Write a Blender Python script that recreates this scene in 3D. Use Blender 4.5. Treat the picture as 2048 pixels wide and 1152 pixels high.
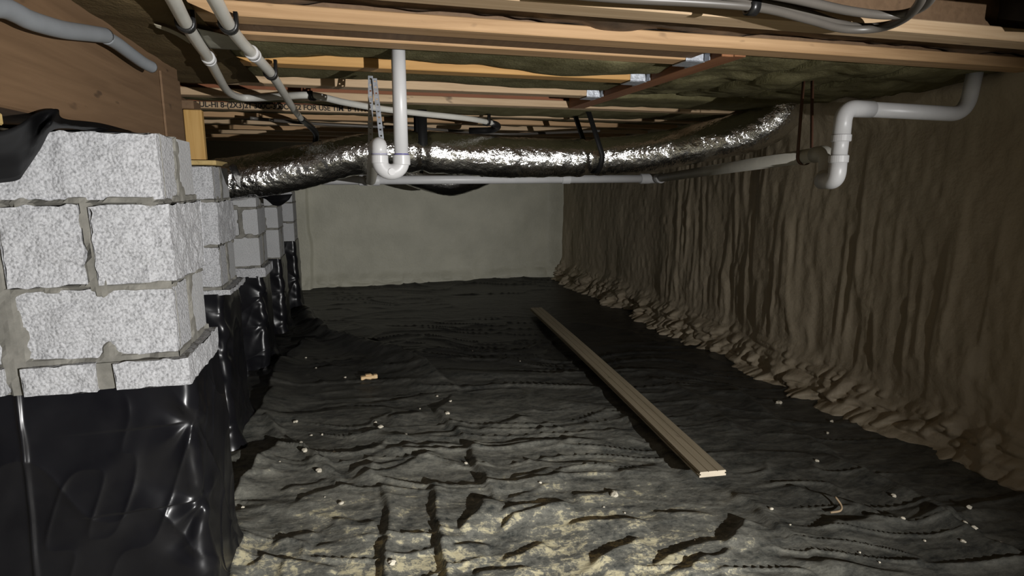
import bpy, math, random
import numpy as np
from mathutils import Vector, Matrix

# ---------------------------------------------------------------- clean slate
for o in list(bpy.data.objects):
    bpy.data.objects.remove(o, do_unlink=True)
scene = bpy.context.scene
COL = scene.collection
random.seed(4)

# ---------------------------------------------------------------- camera
FPX, XV, YH, CH = 1180.0, 700.0, 366.0, 1.25
PITCH = math.atan((576 - YH) / FPX)
YAW = math.atan((1024 - XV) / (FPX / math.cos(PITCH)))
cam_d = bpy.data.cameras.new('camera')
cam_d.sensor_width = 36.0
cam_d.lens = FPX / 2048 * 36.0
cam_d.clip_start = 0.05
cam = bpy.data.objects.new('camera', cam_d)
COL.objects.link(cam)
cam.location = (0, 0, CH)
cam.rotation_euler = (math.pi / 2 - PITCH, 0, -YAW)
scene.camera = cam

# ---------------------------------------------------------------- world, lamp, exposure
world = bpy.data.worlds.new('world')
scene.world = world
world.use_nodes = True
world.node_tree.nodes['Background'].inputs[0].default_value = (0.55, 0.6, 0.7, 1)
world.node_tree.nodes['Background'].inputs[1].default_value = 0.0006

LAMP = Vector((1.5, -1.5, 1.03))
def spot(name, loc, aim, watts, angle, blend, color, radius=0.012):
    d = bpy.data.lights.new(name, 'SPOT')
    d.energy = watts
    d.spot_size = math.radians(angle)
    d.spot_blend = blend
    d.color = color
    d.shadow_soft_size = radius
    o = bpy.data.objects.new(name, d)
    COL.objects.link(o)
    o.location = loc
    o.rotation_euler = (Vector(aim) - Vector(loc)).to_track_quat('-Z', 'Y').to_euler()
    return o
# hand torch right of and behind the camera; added spot lifts the far wall
spot('torch_spill', LAMP, (-0.75, 3.2, 0.50), 670, 95, 1.0, (1.0, 0.985, 0.97))
spot('far_wall_fill', LAMP, (0.5, 7.2, 0.8), 100, 34, 1.0, (1.0, 0.985, 0.95))

scene.view_settings.view_transform = 'Standard'
scene.view_settings.look = 'None'
scene.view_settings.gamma = 1.0
scene.view_settings.use_curve_mapping = False
scene.view_settings.exposure = 0.0

# ---------------------------------------------------------------- measuring the photograph
_F = Vector((math.sin(YAW) * math.cos(PITCH), math.cos(YAW) * math.cos(PITCH), -math.sin(PITCH)))
_R = Vector((math.cos(YAW), -math.sin(YAW), 0))
_U = _R.cross(_F)
_C = Vector((0, 0, CH))
def ray(x, y):
    return _F + _R * ((x - 1024) / FPX) - _U * ((y - 576) / FPX)
def onz(x, y, z):
    d = ray(x, y); return _C + d * ((z - CH) / d.z)
def ony(x, y, Y):
    d = ray(x, y); return _C + d * (Y / d.y)
def onx(x, y, X):
    d = ray(x, y); return _C + d * (X / d.x)

# ---------------------------------------------------------------- noise (numpy)
def _hash(ix, iy, iz, seed):
    h = (ix * 374761393 + iy * 668265263 + iz * 1274126177 + seed * 974634 + 1013904223) & 0xFFFFFFFF
    h = ((h ^ (h >> 13)) * 1274126177) & 0xFFFFFFFF
    h = (h ^ (h >> 16)) & 0xFFFFFFFF
    return h.astype(np.float64) / 4294967295.0 * 2 - 1
def noise3(x, y, z, seed=0):
    x = np.asarray(x, float); y = np.asarray(y, float); z = np.asarray(z, float)
    x, y, z = np.broadcast_arrays(x, y, z)
    xi = np.floor(x).astype(np.int64); yi = np.floor(y).astype(np.int64); zi = np.floor(z).astype(np.int64)
    fx = x - xi; fy = y - yi; fz = z - zi
    ux = fx * fx * fx * (fx * (fx * 6 - 15) + 10); uy = fy * fy * fy * (fy * (fy * 6 - 15) + 10); uz = fz * fz * fz * (fz * (fz * 6 - 15) + 10)
    def c(a, b, d): return _hash(xi + a, yi + b, zi + d, seed)
    x00 = c(0,0,0) * (1-ux) + c(1,0,0) * ux; x10 = c(0,1,0) * (1-ux) + c(1,1,0) * ux
    x01 = c(0,0,1) * (1-ux) + c(1,0,1) * ux; x11 = c(0,1,1) * (1-ux) + c(1,1,1) * ux
    return (x00 * (1-uy) + x10 * uy) * (1-uz) + (x01 * (1-uy) + x11 * uy) * uz
def noise2(x, y, seed=0):
    x = np.asarray(x, float)
    return noise3(x, y, np.full(x.shape, 0.37), seed) * 1.25
def fbm2(x, y, seed=0, octv=3):
    s = 0; a = 1.0; t = 0
    for k in range(octv):
        s = s + a * noise2(np.asarray(x) * 2**k, np.asarray(y) * 2**k, seed + k * 17); t += a; a *= 0.5
    return s / t
def smooth(a, b, x):
    t = np.clip((x - a) / (b - a), 0, 1); return t * t * (3 - 2 * t)

# ---------------------------------------------------------------- materials
def new_mat(name):
    m = bpy.data.materials.new(name); m.use_nodes = True
    nt = m.node_tree
    b = nt.nodes['Principled BSDF']
    return m, nt, b
def nd(nt, typ, **kw):
    n = nt.nodes.new(typ)
    for k, v in kw.items():
        if k in n.inputs: n.inputs[k].default_value = v
        else: setattr(n, k, v)
    return n
def coords(nt, scale=(1, 1, 1), rot=(0, 0, 0)):
    tc = nd(nt, 'ShaderNodeTexCoord'); mp = nd(nt, 'ShaderNodeMapping')
    mp.inputs['Scale'].default_value = scale; mp.inputs['Rotation'].default_value = rot
    nt.links.new(tc.outputs['Object'], mp.inputs['Vector']); return mp.outputs['Vector']
def tex_noise(nt, vec, scale, detail=4, rough=0.55, dist=0.0):
    n = nd(nt, 'ShaderNodeTexNoise'); n.inputs['Scale'].default_value = scale; n.inputs['Detail'].default_value = detail
    n.inputs['Roughness'].default_value = rough; n.inputs['Distortion'].default_value = dist
    nt.links.new(vec, n.inputs['Vector']); return n.outputs['Fac']
def ramp(nt, fac, stops):
    r = nd(nt, 'ShaderNodeValToRGB'); e = r.color_ramp.elements
    while len(e) < len(stops): e.new(0.5)
    for i, (p, c) in enumerate(stops):
        e[i].position = p; e[i].color = (*c, 1) if len(c) == 3 else c
    nt.links.new(fac, r.inputs['Fac']); return r.outputs['Color']
def mix(nt, fac, a, b, typ='MIX'):
    m = nd(nt, 'ShaderNodeMix', data_type='RGBA', blend_type=typ)
    for s, v in ((m.inputs[0], fac), (m.inputs[6], a), (m.inputs[7], b)):
        if isinstance(v, bpy.types.NodeSocket): nt.links.new(v, s)
        elif isinstance(v, (int, float)): s.default_value = v
        else: s.default_value = (*v, 1)
    return m.outputs[2]
def math_n(nt, op, a, b=None):
    m = nd(nt, 'ShaderNodeMath', operation=op)
    for s, v in ((m.inputs[0], a), (m.inputs[1], b)):
        if v is None: continue
        if isinstance(v, bpy.types.NodeSocket): nt.links.new(v, s)
        else: s.default_value = v
    return m.outputs[0]
def bump(nt, b, h, strength=0.3, dist=0.01):
    n = nd(nt, 'ShaderNodeBump'); n.inputs['Strength'].default_value = strength; n.inputs['Distance'].default_value = dist
    nt.links.new(h, n.inputs['Height']); nt.links.new(n.outputs['Normal'], b.inputs['Normal'])

def wood(name, dark, light, axis='X', rough=0.7, knots=0.0):
    m, nt, b = new_mat(name)
    sc = {'X': (0.7, 14, 14), 'Y': (14, 0.7, 14), 'Z': (14, 14, 0.7)}[axis]
    v = coords(nt, sc)
    g = tex_noise(nt, v, 3.0, 6, 0.6, 0.6)
    c = ramp(nt, g, [(0.3, dark), (0.7, light)])
    k = tex_noise(nt, coords(nt, {'X': (3, 9, 9), 'Y': (9, 3, 9), 'Z': (9, 9, 3)}[axis]), 2.6, 2)
    kc = ramp(nt, k, [(0.67, (0, 0, 0)), (0.74, (1, 1, 1))])
    c = mix(nt, math_n(nt, 'MULTIPLY', kc, 0.6 + knots), c, tuple(x * 0.35 for x in dark))
    nt.links.new(c, b.inputs['Base Color']); b.inputs['Roughness'].default_value = rough
    bump(nt, b, g, 0.12, 0.004)
    return m
def plain(name, col, rough=0.5, metal=0.0, var=0.12, scale=12, bstr=0.0, spec=0.5):
    m, nt, b = new_mat(name)
    v = coords(nt); n = tex_noise(nt, v, scale, 4)
    c = ramp(nt, n, [(0.3, tuple(x * (1 - var) for x in col)), (0.7, tuple(min(1, x * (1 + var)) for x in col))])
    nt.links.new(c, b.inputs['Base Color']); b.inputs['Roughness'].default_value = rough; b.inputs['Metallic'].default_value = metal
    b.inputs['Specular IOR Level'].default_value = spec
    if bstr: bump(nt, b, n, bstr, 0.01)
    return m

M = {}
M['pine'] = wood('pine_flange', (0.36, 0.215, 0.10), (0.54, 0.345, 0.180))
M['pine_pale'] = wood('pale_pine_flange', (0.42, 0.285, 0.16), (0.58, 0.425, 0.265), knots=0.25)
M['pine_yellow'] = wood('yellow_pine_flange', (0.42, 0.225, 0.065), (0.58, 0.335, 0.115))
M['girder'] = wood('girder_wood', (0.125, 0.072, 0.035), (0.180, 0.108, 0.056), 'Y', knots=0.1)
M['web'] = wood('red_brown_web', (0.15, 0.048, 0.016), (0.25, 0.085, 0.030))
M['header'] = wood('red_brown_header', (0.20, 0.080, 0.030), (0.32, 0.135, 0.055), 'Y')
M['post'] = wood('yellow_post', (0.40, 0.225, 0.055), (0.58, 0.365, 0.13), 'Z')
M['shim'] = wood('yellow_shim', (0.45, 0.32, 0.12), (0.62, 0.46, 0.20), 'Y')
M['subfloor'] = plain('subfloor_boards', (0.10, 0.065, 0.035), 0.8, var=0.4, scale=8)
M['offcut'] = wood('fresh_offcut', (0.75, 0.50, 0.25), (0.95, 0.72, 0.42))
M['board'] = wood('taupe_board', (0.33, 0.275, 0.185), (0.43, 0.36, 0.25), 'X', 0.6)
M['board_end'] = plain('cut_board_end', (0.78, 0.68, 0.52), 0.7)
M['pvc'] = plain('white_pvc', (0.56, 0.56, 0.56), 0.38, var=0.04)
M['pvc_shaded'] = plain('shaded_pvc', (0.44, 0.425, 0.37), 0.5, var=0.08)  # darker pvc copy, dimness of the grazing-lit sections put into its colour
M['primer'] = plain('blue_primer', (0.08, 0.07, 0.32), 0.4)
M['pex'] = plain('milky_pex', (0.58, 0.57, 0.52), 0.35, var=0.06)
M['cable'] = plain('grey_cable', (0.10, 0.09, 0.078), 0.4, var=0.06)  # darker than the tubing itself, standing in for shade at upper right
M['sleeve'] = plain('grey_foam_sleeve', (0.22, 0.235, 0.25), 0.65, var=0.08)
M['black'] = plain('black_rubber', (0.012, 0.012, 0.012), 0.35)
M['strap'] = plain('black_strap', (0.008, 0.008, 0.008), 0.6, spec=0.25)
M['galv'] = plain('galvanised_steel', (0.50, 0.53, 0.58), 0.4, 0.45, var=0.25, scale=60, bstr=0.2)
M['mark'] = plain('black_ink', (0.02, 0.018, 0.015), 0.8)
M['rust'] = plain('brown_strap', (0.10, 0.045, 0.025), 0.6)
M['crumb'] = plain('foam_crumb', (0.80, 0.74, 0.60), 0.8, var=0.1, scale=40, bstr=0.4)
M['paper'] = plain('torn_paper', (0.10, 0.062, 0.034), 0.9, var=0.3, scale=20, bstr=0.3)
M['shade_dark'] = plain('shade_dark', (0.016, 0.013, 0.010), 0.9, var=0.3, spec=0.1)  # near-black that stands in for shade on the added corner batt
M['twig'] = plain('tan_twig', (0.42, 0.31, 0.19), 0.8)

def mat_block(name, base, speck):
    m, nt, b = new_mat(name)
    v = coords(nt)
    n1 = tex_noise(nt, v, 150, 3, 0.65); n2 = tex_noise(nt, v, 9, 3)
    c = ramp(nt, n1, [(0.33, tuple(x * speck for x in base)), (0.50, base), (0.72, tuple(min(1, x * 1.22) for x in base))])
    c = mix(nt, 0.22, c, ramp(nt, n2, [(0.35, tuple(x * 0.7 for x in base)), (0.65, base)]))
    nt.links.new(c, b.inputs['Base Color']); b.inputs['Roughness'].default_value = 0.92
    vo = nd(nt, 'ShaderNodeTexVoronoi'); vo.inputs['Scale'].default_value = 120; nt.links.new(v, vo.inputs['Vector'])
    bump(nt, b, math_n(nt, 'ADD', math_n(nt, 'MULTIPLY', vo.outputs['Distance'], -0.9), tex_noise(nt, v, 60, 4, 0.7)), 0.5 if speck < 0.7 else 0.25, 0.006)
    return m
M['block'] = mat_block('split_face_block', (0.50, 0.505, 0.52), 0.48)
M['block_smooth'] = mat_block('smooth_block', (0.47, 0.475, 0.48), 0.85)
def mat_mortar():
    m, nt, b = new_mat('mortar')
    v = coords(nt); n = tex_noise(nt, v, 24, 5, 0.6)
    c = ramp(nt, n, [(0.3, (0.16, 0.155, 0.135)), (0.7, (0.26, 0.25, 0.22))])
    nt.links.new(c, b.inputs['Base Color']); b.inputs['Roughness'].default_value = 0.9
    bump(nt, b, n, 0.35, 0.006); return m
M['mortar'] = mat_mortar()
def mat_wrap():
    m, nt, b = new_mat('glossy_black_poly')
    v = coords(nt); n = tex_noise(nt, v, 7, 3)
    nt.links.new(ramp(nt, n, [(0.3, (0.006, 0.006, 0.008)), (0.7, (0.012, 0.012, 0.014))]), b.inputs['Base Color'])
    b.inputs['Roughness'].default_value = 0.28; b.inputs['Specular IOR Level'].default_value = 0.36
    bump(nt, b, tex_noise(nt, v, 14, 2), 0.10, 0.01); return m
M['wrap'] = mat_wrap()
M['flap'] = plain('satin_black_poly', (0.005, 0.005, 0.0055), 0.5, spec=0.05)
def mat_floor():
    m, nt, b = new_mat('dusty_black_poly')
    v = coords(nt)
    sx = nd(nt, 'ShaderNodeSeparateXYZ'); nt.links.new(v, sx.inputs[0])
    # real dust, thicker towards the camera, brightened there in place of lamplight
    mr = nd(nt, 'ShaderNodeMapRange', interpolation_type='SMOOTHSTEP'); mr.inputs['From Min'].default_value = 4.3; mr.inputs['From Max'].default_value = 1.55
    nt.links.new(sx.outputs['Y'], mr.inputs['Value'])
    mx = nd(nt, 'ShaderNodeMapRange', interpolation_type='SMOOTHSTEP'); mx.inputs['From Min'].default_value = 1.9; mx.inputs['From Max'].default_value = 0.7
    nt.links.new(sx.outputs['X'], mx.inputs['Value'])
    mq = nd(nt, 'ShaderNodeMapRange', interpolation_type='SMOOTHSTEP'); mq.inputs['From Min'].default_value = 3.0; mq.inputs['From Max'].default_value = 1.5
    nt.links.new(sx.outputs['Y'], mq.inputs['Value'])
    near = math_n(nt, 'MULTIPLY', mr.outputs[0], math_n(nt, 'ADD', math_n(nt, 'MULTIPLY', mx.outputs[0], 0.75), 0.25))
    streak = tex_noise(nt, coords(nt, (1.0, 2.6, 1), (0, 0, 0.25)), 5.0, 6, 0.68, 0.5)
    grain = tex_noise(nt, v, 34, 6, 0.75, 0.4)
    sm = math_n(nt, 'ADD', math_n(nt, 'MULTIPLY', streak, 0.55), math_n(nt, 'MULTIPLY', grain, 0.45))
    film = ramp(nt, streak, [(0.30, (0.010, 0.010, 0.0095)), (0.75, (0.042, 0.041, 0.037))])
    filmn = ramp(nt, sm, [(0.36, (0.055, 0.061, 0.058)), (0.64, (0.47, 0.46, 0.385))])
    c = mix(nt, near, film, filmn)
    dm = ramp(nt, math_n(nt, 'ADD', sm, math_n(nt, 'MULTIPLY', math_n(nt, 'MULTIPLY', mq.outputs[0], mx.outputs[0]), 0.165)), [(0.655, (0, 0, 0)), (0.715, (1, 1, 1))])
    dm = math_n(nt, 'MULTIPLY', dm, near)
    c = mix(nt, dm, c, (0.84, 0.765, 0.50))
    nt.links.new(c, b.inputs['Base Color'])
    rr = nd(nt, 'ShaderNodeMapRange'); rr.inputs['To Min'].default_value = 0.42; rr.inputs['To Max'].default_value = 0.8
    nt.links.new(near, rr.inputs['Value']); nt.links.new(rr.outputs[0], b.inputs['Roughness'])
    b.inputs['Specular IOR Level'].default_value = 0.3
    bump(nt, b, math_n(nt, 'ADD', tex_noise(nt, coords(nt, (1, 2.2, 1)), 11, 5, 0.6), math_n(nt, 'MULTIPLY', grain, 0.25)), 0.35, 0.012)
    return m
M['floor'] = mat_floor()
def mat_foam(name, c1, c2, vertical):
    m, nt, b = new_mat(name)
    v = coords(nt)
    n = tex_noise(nt, coords(nt, (1, 1, 0.25)) if vertical else v, 3.0, 4)
    nt.links.new(ramp(nt, n, [(0.35, c1), (0.68, c2)]), b.inputs['Base Color'])
    b.inputs['Roughness'].default_value = 0.55
    b.inputs['Specular IOR Level'].default_value = 0.3
    h = math_n(nt, 'ADD', tex_noise(nt, v, 45, 3), math_n(nt, 'MULTIPLY', tex_noise(nt, v, 12, 3), 1.5))
    bump(nt, b, h, 0.50, 0.008); return m
M['foam_right'] = mat_foam('tan_spray_foam', (0.37, 0.31, 0.22), (0.50, 0.425, 0.31), True)
M['foam_far'] = mat_foam('cream_spray_foam', (0.47, 0.46, 0.37), (0.56, 0.545, 0.44), False)
def mat_insul(name, c1, c2):
    m, nt, b = new_mat(name)
    v = coords(nt, (1.6, 1, 1)); n = tex_noise(nt, v, 6, 6, 0.65, 0.3)
    nt.links.new(ramp(nt, n, [(0.3, c1), (0.7, c2)]), b.inputs['Base Color']); b.inputs['Roughness'].default_value = 0.95
    b.inputs['Specular IOR Level'].default_value = 0.1
    bump(nt, b, tex_noise(nt, v, 40, 5, 0.7), 0.6, 0.012); return m
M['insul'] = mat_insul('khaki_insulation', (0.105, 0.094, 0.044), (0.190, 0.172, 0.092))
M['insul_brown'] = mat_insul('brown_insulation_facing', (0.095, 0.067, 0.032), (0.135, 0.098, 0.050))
def mat_foil():
    m, nt, b = new_mat('foil_jacket')
    v = coords(nt)
    b.inputs['Base Color'].default_value = (0.80, 0.79, 0.77, 1); b.inputs['Metallic'].default_value = 1.0; b.inputs['Roughness'].default_value = 0.16
    h = math_n(nt, 'ADD', tex_noise(nt, v, 42, 3, 0.62, 0.8), math_n(nt, 'MULTIPLY', tex_noise(nt, v, 105, 2), 0.35))
    bump(nt, b, h, 0.50, 0.009); return m
M['foil'] = mat_foil()

# ---------------------------------------------------------------- mesh helpers
def link(name, me, mat, parent=None, smooth_shade=False):
    o = bpy.data.objects.new(name, me)
    if mat is not None and not me.materials:
        me.materials.append(mat if not isinstance(mat, str) else M[mat])
    COL.objects.link(o)
    if smooth_shade: me.polygons.foreach_set('use_smooth', [True] * len(me.polygons))
    if parent is not None: o.parent = parent; o.matrix_parent_inverse = parent.matrix_world.inverted() if False else Matrix.Translation(-parent.location)
    return o
def tag(o, label, cat, group=None, kind=None):
    if label: o['label'] = label
    if cat: o['category'] = cat
    if group: o['group'] = group
    if kind: o['kind'] = kind
    return o
def thing(name, label, cat, loc=(0, 0, 0), group=None):
    o = bpy.data.objects.new(name, None); o.empty_display_size = 0.05
    o.location = loc; COL.objects.link(o)
    return tag(o, label, cat, group)
class MB:
    def __init__(s): s.v = []; s.f = []
    def add(s, v, f):
        n = len(s.v); s.v += [tuple(p) for p in v]; s.f += [tuple(i + n for i in q) for q in f]; return s
    def box(s, x0, x1, y0, y1, z0, z1, ch=0.0):
        if ch <= 0:
            v = [(x, y, z) for x in (x0, x1) for y in (y0, y1) for z in (z0, z1)]
            return s.add(v, [(0, 1, 3, 2), (4, 6, 7, 5), (0, 4, 5, 1), (2, 3, 7, 6), (0, 2, 6, 4), (1, 5, 7, 3)])
        import bmesh
        bm = bmesh.new(); bmesh.ops.create_cube(bm, size=1)
        for q in bm.verts: q.co = ((x0 + x1) / 2 + q.co.x * (x1 - x0), (y0 + y1) / 2 + q.co.y * (y1 - y0), (z0 + z1) / 2 + q.co.z * (z1 - z0))
        bmesh.ops.bevel(bm, geom=bm.edges[:], offset=ch, segments=1, affect='EDGES')
        bm.verts.index_update()
        s.add([q.co[:] for q in bm.verts], [[q.index for q in f.verts] for f in bm.faces]); bm.free(); return s
    def grid(s, P, closed_u=False):          # P[i][j] -> point; rows i, columns j
        P = np.asarray(P); n, m = P.shape[:2]
        f = []
        for i in range(n if closed_u else n - 1):
            for j in range(m - 1):
                i2 = (i + 1) % n
                f.append((i * m + j, i2 * m + j, i2 * m + j + 1, i * m + j + 1))
        return s.add(P.reshape(-1, 3), f)
    def tube(s, pts, r, seg=20, cap=True):
        pts = [Vector(p) for p in pts]; n = len(pts)
        rr = r if hasattr(r, '__len__') else [r] * n
        T = [(pts[min(i + 1, n - 1)] - pts[max(i - 1, 0)]).normalized() for i in range(n)]
        up = Vector((0, 0, 1)) if abs(T[0].z) < 0.9 else Vector((0, 1, 0))
        N = (up - T[0] * up.dot(T[0])).normalized()
        base = len(s.v)
        for i in range(n):
            if i: N = (N - T[i] * N.dot(T[i])).normalized()
            B = T[i].cross(N)
            for k in range(seg):
                a = 2 * math.pi * k / seg
                s.v.append(tuple(pts[i] + (N * math.cos(a) + B * math.sin(a)) * rr[i]))
        for i in range(n - 1):
            for k in range(seg):
                k2 = (k + 1) % seg
                s.f.append((base + i * seg + k, base + i * seg + k2, base + (i + 1) * seg + k2, base + (i + 1) * seg + k))
        if cap:
            s.f.append(tuple(base + k for k in reversed(range(seg)))); s.f.append(tuple(base + (n - 1) * seg + k for k in range(seg)))
        return s
    def me(s, name):
        m = bpy.data.meshes.new(name); m.from_pydata(s.v, [], s.f); m.update(); return m
    def build(s, name, mat, parent=None, sm=False):
        return link(name, s.me(name), mat, parent, sm)
def np_grid(name, P, mat, parent=None, sm=True, flip=False):
    P = np.asarray(P, dtype=np.float32); n, m = P.shape[:2]
    me = bpy.data.meshes.new(name)
    idx = np.arange(n * m).reshape(n, m)
    q = np.stack([idx[:-1, :-1], idx[1:, :-1], idx[1:, 1:], idx[:-1, 1:]], -1).reshape(-1, 4)
    if flip: q = q[:, ::-1]
    me.vertices.add(n * m); me.vertices.foreach_set('co', P.reshape(-1))
    me.loops.add(q.size); me.loops.foreach_set('vertex_index', q.reshape(-1).astype(np.int32))
    me.polygons.add(len(q)); me.polygons.foreach_set('loop_start', np.arange(0, q.size, 4, dtype=np.int32))
    me.update(calc_edges=True); me.validate()
    return link(name, me, mat, parent, sm)
def fillet(pts, rad, n=8):
    pts = [Vector(p) for p in pts]; out = [pts[0]]
    for i in range(1, len(pts) - 1):
        a, b, c = pts[i - 1], pts[i], pts[i + 1]
        d1 = (a - b); d2 = (c - b)
        r = min(rad, d1.length * 0.48, d2.length * 0.48)
        p1 = b + d1.normalized() * r; p2 = b + d2.normalized() * r
        for k in range(n + 1):
            t = k / n; out.append(p1 * (1 - t) ** 2 + b * 2 * t * (1 - t) + p2 * t * t)
    out.append(pts[-1]); return out
def spline(pts, n=12):
    P = [Vector(p) for p in pts]; P = [P[0] * 2 - P[1]] + P + [P[-1] * 2 - P[-2]]
    out = []
    for i in range(1, len(P) - 2):
        for k in range(n):
            t = k / n
            out.append(0.5 * ((2 * P[i]) + (P[i + 1] - P[i - 1]) * t + (2 * P[i - 1] - 5 * P[i] + 4 * P[i + 1] - P[i + 2]) * t * t + (3 * P[i] - P[i - 1] - 3 * P[i + 1] + P[i + 2]) * t ** 3))
    out.append(P[-2]); return out

# ================================================================ SETTING
XR, YF = 2.66, 7.34      # right and far wall planes
# ---- floor: one black plastic sheet with folds.  crease = (pixel polyline, height, gentle width, sharp width)
CREASES = []
def crease(px, h, w1=0.07, w2=0.012, side=1):
    CREASES.append(([onz(x, y, 0.02).to_2d() for x, y in px], h, w1, w2, side))
# long seams and overlaps (sharp, shaded side to the left of the direction of travel when side = 1)
crease([(606, 605), (634, 655), (662, 673), (740, 700), (830, 728), (912, 777)], 0.11, 0.13, 0.03, 1)
crease([(912, 777), (878, 822), (905, 850), (938, 885), (948, 925), (975, 960), (998, 1020)], 0.028, 0.08, 0.012, -1)
crease([(640, 672), (585, 705), (553, 740), (540, 790), (522, 828), (470, 885)], 0.06, 0.12, 0.02, -1)
crease([(524, 828), (560, 868), (610, 910), (655, 940), (692, 968)], 0.040, 0.035, 0.025, 1)
crease([(575, 880), (520, 925), (455, 1005)], 0.055, 0.09, 0.015, -1)
crease([(455, 1010), (470, 1060), (468, 1152), (466, 1230)], 0.06, 0.07, 0.02, -1)
crease([(778, 955), (768, 990), (776, 1030), (774, 1090), (770, 1152), (765, 1230)], 0.026, 0.055, 0.010, -1)
crease([(858, 955), (872, 990), (878, 1060), (888, 1120), (892, 1180), (900, 1240)], 0.030, 0.055, 0.010, -1)
crease([(1495, 1035), (1488, 1065), (1450, 1095)], 0.035, 0.08, 0.012, -1)
crease([(1455, 965), (1540, 1035), (1640, 1110), (1700, 1160)], 0.02, 0.06, 0.012, -1)
crease([(1240, 815), (1320, 890), (1400, 968)], 0.02, 0.05, 0.02, -1)
# shorter ripples crossing the sheet, ragged shade on their far side
RIPS = [((700, 965), (790, 940), (880, 905), .030), ((590, 1010), (640, 990), (720, 972), .026), ((690, 945), (760, 935), (850, 910), .018),
        ((760, 905), (830, 893), (910, 883), .016), ((925, 1072), (950, 1040), (982, 1000), .030), ((1000, 1065), (1030, 1040), (1130, 1010), .026),
        ((995, 1035), (1060, 1015), (1150, 1005), .018), ((1130, 1050), (1200, 1043), (1300, 1038), .024), ((1180, 1125), (1240, 1095), (1290, 1075), .024),
        ((1300, 1130), (1380, 1100), (1460, 1075), .020), ((1340, 1150), (1420, 1118), (1475, 1095), .024), ((1000, 1120), (1040, 1105), (1090, 1075), .022),
        ((1010, 915), (1110, 922), (1240, 924), .014), ((1020, 960), (1070, 945), (1110, 932), .018), ((1010, 880), (1090, 882), (1210, 880), .014),
        ((1235, 940), (1280, 935), (1330, 930), .018), ((1140, 990), (1200, 985), (1240, 975), .014), ((1300, 1025), (1370, 1023), (1430, 1024), .012),
        ((640, 805), (720, 803), (800, 798), .014), ((780, 800), (830, 790), (870, 785), .018), ((770, 838), (820, 830), (850, 822), .016),
        ((540, 1090), (590, 1075), (640, 1068), .022), ((490, 1150), (520, 1130), (535, 1112), .024), ((560, 1125), (620, 1132), (680, 1142), .014),
        ((700, 865), (760, 872), (830, 878), .012), ((950, 855), (1000, 845), (1060, 830), .016), ((1010, 1000), (1060, 985), (1100, 965), .012),
        ((890, 745), (960, 748), (1060, 755), .010), ((540, 760), (600, 742), (690, 730), .016), ((1130, 640), (1250, 655), (1340, 690), .016),
        ((1010, 640), (900, 655), (800, 660), .014), ((650, 640), (760, 620), (900, 612), .016), ((700, 600), (820, 590), (960, 590), .014),
        ((1300, 750), (1400, 800), (1500, 870), .030), ((1440, 760), (1540, 830), (1700, 920), .030), ((1640, 900), (1780, 970), (1960, 1060), .040),
        ((1560, 960), (1680, 1000), (1790, 1040), .024), ((1650, 1030), (1690, 1050), (1800, 1030), .028), ((1850, 1020), (1960, 1075), (2060, 1110), .03),
        ((1560, 1120), (1700, 1130), (1850, 1152), .018), ((660, 1045), (720, 1050), (760, 1045), .012), ((800, 1075), (830, 1070), (860, 1072), .010),
        ((900, 1100), (940, 1090), (985, 1092), .016), ((940, 1150), (1000, 1138), (1070, 1130), .02), ((620, 1100), (690, 1085), (750, 1078), .012),
        ((1060, 860), (1130, 850), (1200, 848), .012), ((1100, 800), (1170, 806), (1240, 812), .010), ((560, 985), (610, 972), (670, 960), .012)]
for a, b_, c_, h in RIPS:
    crease([a, b_, c_], h * 0.95, 0.075, 0.014, 1)
def crease_field(X, Y):
    out = np.zeros_like(X)
    for pts, h, w1, w2, side in CREASES:
        xs = [p.x for p in pts]; ys = [p.y for p in pts]; pad = w1 * 3.0
        msk = (X > min(xs) - pad) & (X < max(xs) + pad) & (Y > min(ys) - pad) & (Y < max(ys) + pad)
        if not msk.any(): continue
        x = X[msk]; y = Y[msk]
        wob = 0.012 * noise2(x * 14, y * 14, 5) + 0.004 * noise2(x * 17 + 0.6 * y, y * 17 - 0.6 * x, 6)
        best = np.full(x.shape, 9.0); sd = np.zeros_like(x); tt = np.zeros_like(x)
        L = [0]
        for i in range(len(pts) - 1): L.append(L[-1] + (pts[i + 1] - pts[i]).length)
        for i in range(len(pts) - 1):
            ax, ay = pts[i]; dx, dy = pts[i + 1] - pts[i]; l2 = dx * dx + dy * dy + 1e-9
            t = np.clip(((x - ax) * dx + (y - ay) * dy) / l2, 0, 1)
            ex = x - ax - t * dx; ey = y - ay - t * dy; d = np.hypot(ex, ey)
            s = np.sign(dx * ey - dy * ex)          # + = left of travel
            u = d < best
            best = np.where(u, d, best); sd = np.where(u, s * d, sd); tt = np.where(u, (L[i] + t * math.sqrt(l2)) / L[-1], tt)
        q = sd * side + wob
        w2 = np.maximum(w2, (1.7 + 1.6 * smooth(0.9, 1.3, x)) * (0.0052 + 0.0036 * np.clip(y - 1.2, 0, 9)))
        ends = np.minimum(smooth(0, 0.18, tt), smooth(1.0, 0.82, tt)) * 0.85 + 0.15
        over = np.where((tt <= 0) | (tt >= 1), np.exp(-(best / (w1 * 0.5)) ** 2), 1.0)
        prof = np.where(q > 0, np.exp(-(q / w2) ** 2), np.exp(-np.abs(q / w1) ** 1.4))
        hh = h * ends * over * prof * (0.8 + 0.35 * noise2(x * 6, y * 6, 9))
        out[msk] = out[msk] + np.maximum(0, hh - 0.35 * out[msk])
    return out
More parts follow.
